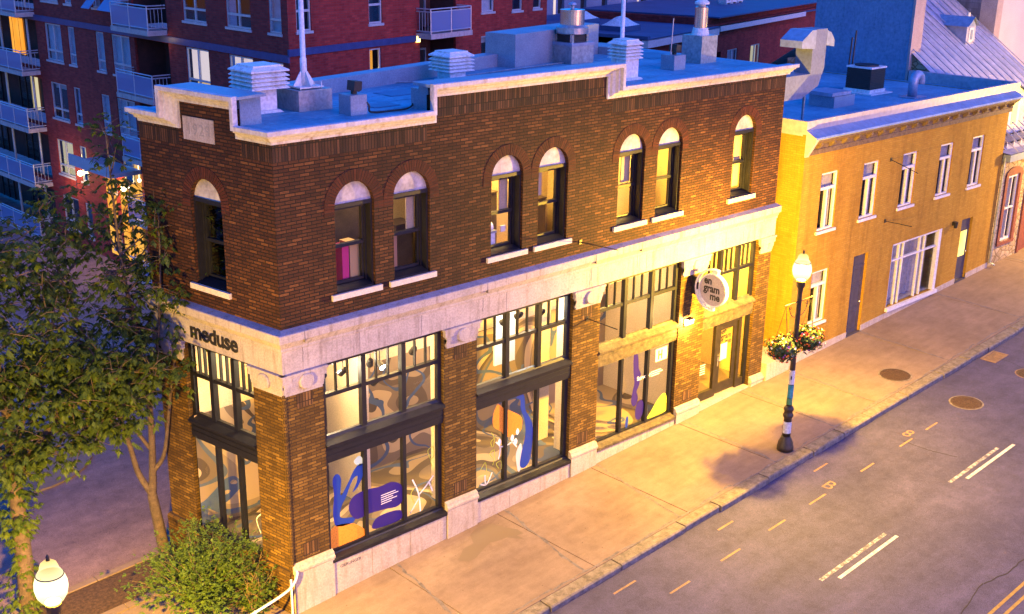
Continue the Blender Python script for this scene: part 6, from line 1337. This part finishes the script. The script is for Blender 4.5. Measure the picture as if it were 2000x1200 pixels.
tree('street_tree', 'slender leafy tree with a forked trunk growing beside the narrow brick front', T1, c1, 26, 3, .12)
c2 = cloud((-4.3, 4.1, 7.3), (1.75, 1.7, 2.4), 62, q, .15) + cloud((-3.3, 3.3, 5.5), (1.3, 1.1, .75), 34, q, .0) + cloud((-2.5, 2.6, 5.6), (.95, .8, .6), 20, q, .0) + cloud((-2.7, 2.8, 4.5), (.9, .7, .45), 14, q, .0) + cloud((-3.9, 3.5, 4.2), (.7, .6, .8), 16, q, .0) + [(-1.75, 1.9, 5.6), (-1.9, 2.0, 5.2), (-1.55, 1.75, 5.75)]
T2 = [([(-4.25, 4.1, -.25), (-4.2, 4.06, 1.6), (-4.2, 4.05, 3.2)], (.2, .15)), ([(-4.2, 4.05, 3.1), (-4.2, 4.0, 5), (-4.3, 4.1, 7), (-4.3, 4.1, 9.2)], (.14, .02)), ([(-4.2, 4.05, 3.2), (-3.7, 3.6, 4.2), (-3.0, 3.0, 5.1), (-2.2, 2.3, 5.7)], (.09, .015)), ([(-4.2, 4.02, 3.8), (-3.7, 3.8, 5.2), (-3.2, 3.7, 6.6)], (.07, .015)), ([(-4.2, 4.02, 3.0), (-4.6, 3.9, 4.5), (-5.2, 3.8, 6.6)], (.08, .015)), ([(-3.7, 3.6, 4.2), (-3.2, 3.2, 4.5), (-2.6, 2.8, 4.6)], (.04, .01))]
tree('street_tree', 'broad leafy tree at the left edge, its lower leaves glowing yellow above the street lamp', T2, c2, 30, 8, .13, ivy=(420, .1, 3.6))
# shrub against the narrow front
q = random.Random(12); SB = (-1.35, 1.55, gz(-1.35)); t = thing('shrub', 'dense rounded shrub growing against the foot of the narrow brick front', 'shrub', SB)
st = MB(); lf = MB()
for k in range(62):
    a = q.uniform(0, 6.28); rr_ = q.uniform(.2, 1.0); e_ = Vector((SB[0] + math.cos(a) * 1.4 * rr_, SB[1] + math.sin(a) * 1.35 * rr_, SB[2] + q.uniform(.5, 1.0) * (2.0 - 1.0 * rr_ ** 2)))
    if e_.x > -.15 * e_.y - .12: e_.x = -.15 * e_.y - .12
    b_ = Vector((SB[0] + q.uniform(-.2, .2), SB[1] + q.uniform(-.2, .2), SB[2] - .05)); e_ = e_ + Vector((q.gauss(0, .12), q.gauss(0, .12), q.gauss(0, .22))); e_.x = min(e_.x, -.15 * e_.y - .12); P = bez(b_, b_.lerp(e_, .4) + Vector((0, 0, .35)), e_); st.tube(P, [.016 - .0015 * i for i in range(len(P))], 5, cap=False)
    for j in range(60):
        p = P[q.randint(2, len(P) - 1)] + Vector((q.gauss(0, .17), q.gauss(0, .17), q.gauss(0, .14)))
        if p.z < SB[2] + .04: continue
        spray(lf, p, (p - Vector(SB)) * .6 + Vector((q.gauss(0, .5), q.gauss(0, .5), q.gauss(.1, .3))), q, .075)
build('stems', st, M['bark'], t); build('foliage', lf, M['leaves2'], t)
M['drytwig'] = noisy('dry_twigs', (.15, .10, .035), (.26, .18, .07), 8, .9)
t = thing('dry_bush', 'bare twiggy bush with few leaves between the green shrub and the building corner', 'bush', (-.5, .75, gz(-.5))); tw = MB(); lf = MB()
for k in range(34):
    b_ = Vector((-.55 + q.uniform(-.15, .15), .8 + q.uniform(-.3, .3), gz(-.5))); a = q.uniform(0, 6.28); e_ = b_ + Vector((math.cos(a) * q.uniform(.1, .6), math.sin(a) * q.uniform(.1, .7), q.uniform(.5, 1.35)))
    if e_.x > -.15 * e_.y - .1: e_.x = -.15 * e_.y - .1
    P = bez(b_, b_.lerp(e_, .5) + Vector((q.uniform(-.15, .15), q.uniform(-.15, .15), .15)), e_, 6); tw.tube(P, [.009, .008, .007, .006, .005, .004, .003], 4, cap=False)
    for j in range(4): s0 = P[q.randint(2, 5)]; tw.tube([s0, s0 + Vector((q.gauss(0, .16), q.gauss(0, .16), q.gauss(.06, .12)))], [.005, .003], 4, cap=False)
    if k % 2 == 0:
        for j in range(60): p = P[q.randint(1, 4)] + Vector((q.gauss(0, .1), q.gauss(0, .1), q.gauss(-.1, .12))); spray(lf, p, Vector((q.gauss(0, 1), q.gauss(0, 1), .2)), q, .055)
build('twigs', tw, M['drytwig'], t); build('leaves', lf, M['leaves2'], t)
# white handrail at the building corner
t = thing('handrail', 'white curved pipe handrail starting at the stone corner of the brick building', 'handrail', (-.3, -.3, gz(-.3)))
hp = [(.0, 1.21), (-.06, 1.04), (-.2, .90), (-.41, .82), (-.73, .75), (-1.11, .68), (-1.7, .57)]
mb = MB(); mb.tube(smooth3([(a, -.17, b) for a, b in hp]), .030, 10); mb.tube([(.0, -.17, 1.21), (.02, -.09, 1.22)], .024, 8); build('rail', mb, M['whitemetal'], t, True)
for x, zt in ((-.17, 1.10), (-1.08, .72)): mb = MB(); mb.tube([(x, -.17, gz(x)), (x, -.17, zt)], .026, 8); build('post', mb, M['whitemetal'], t)
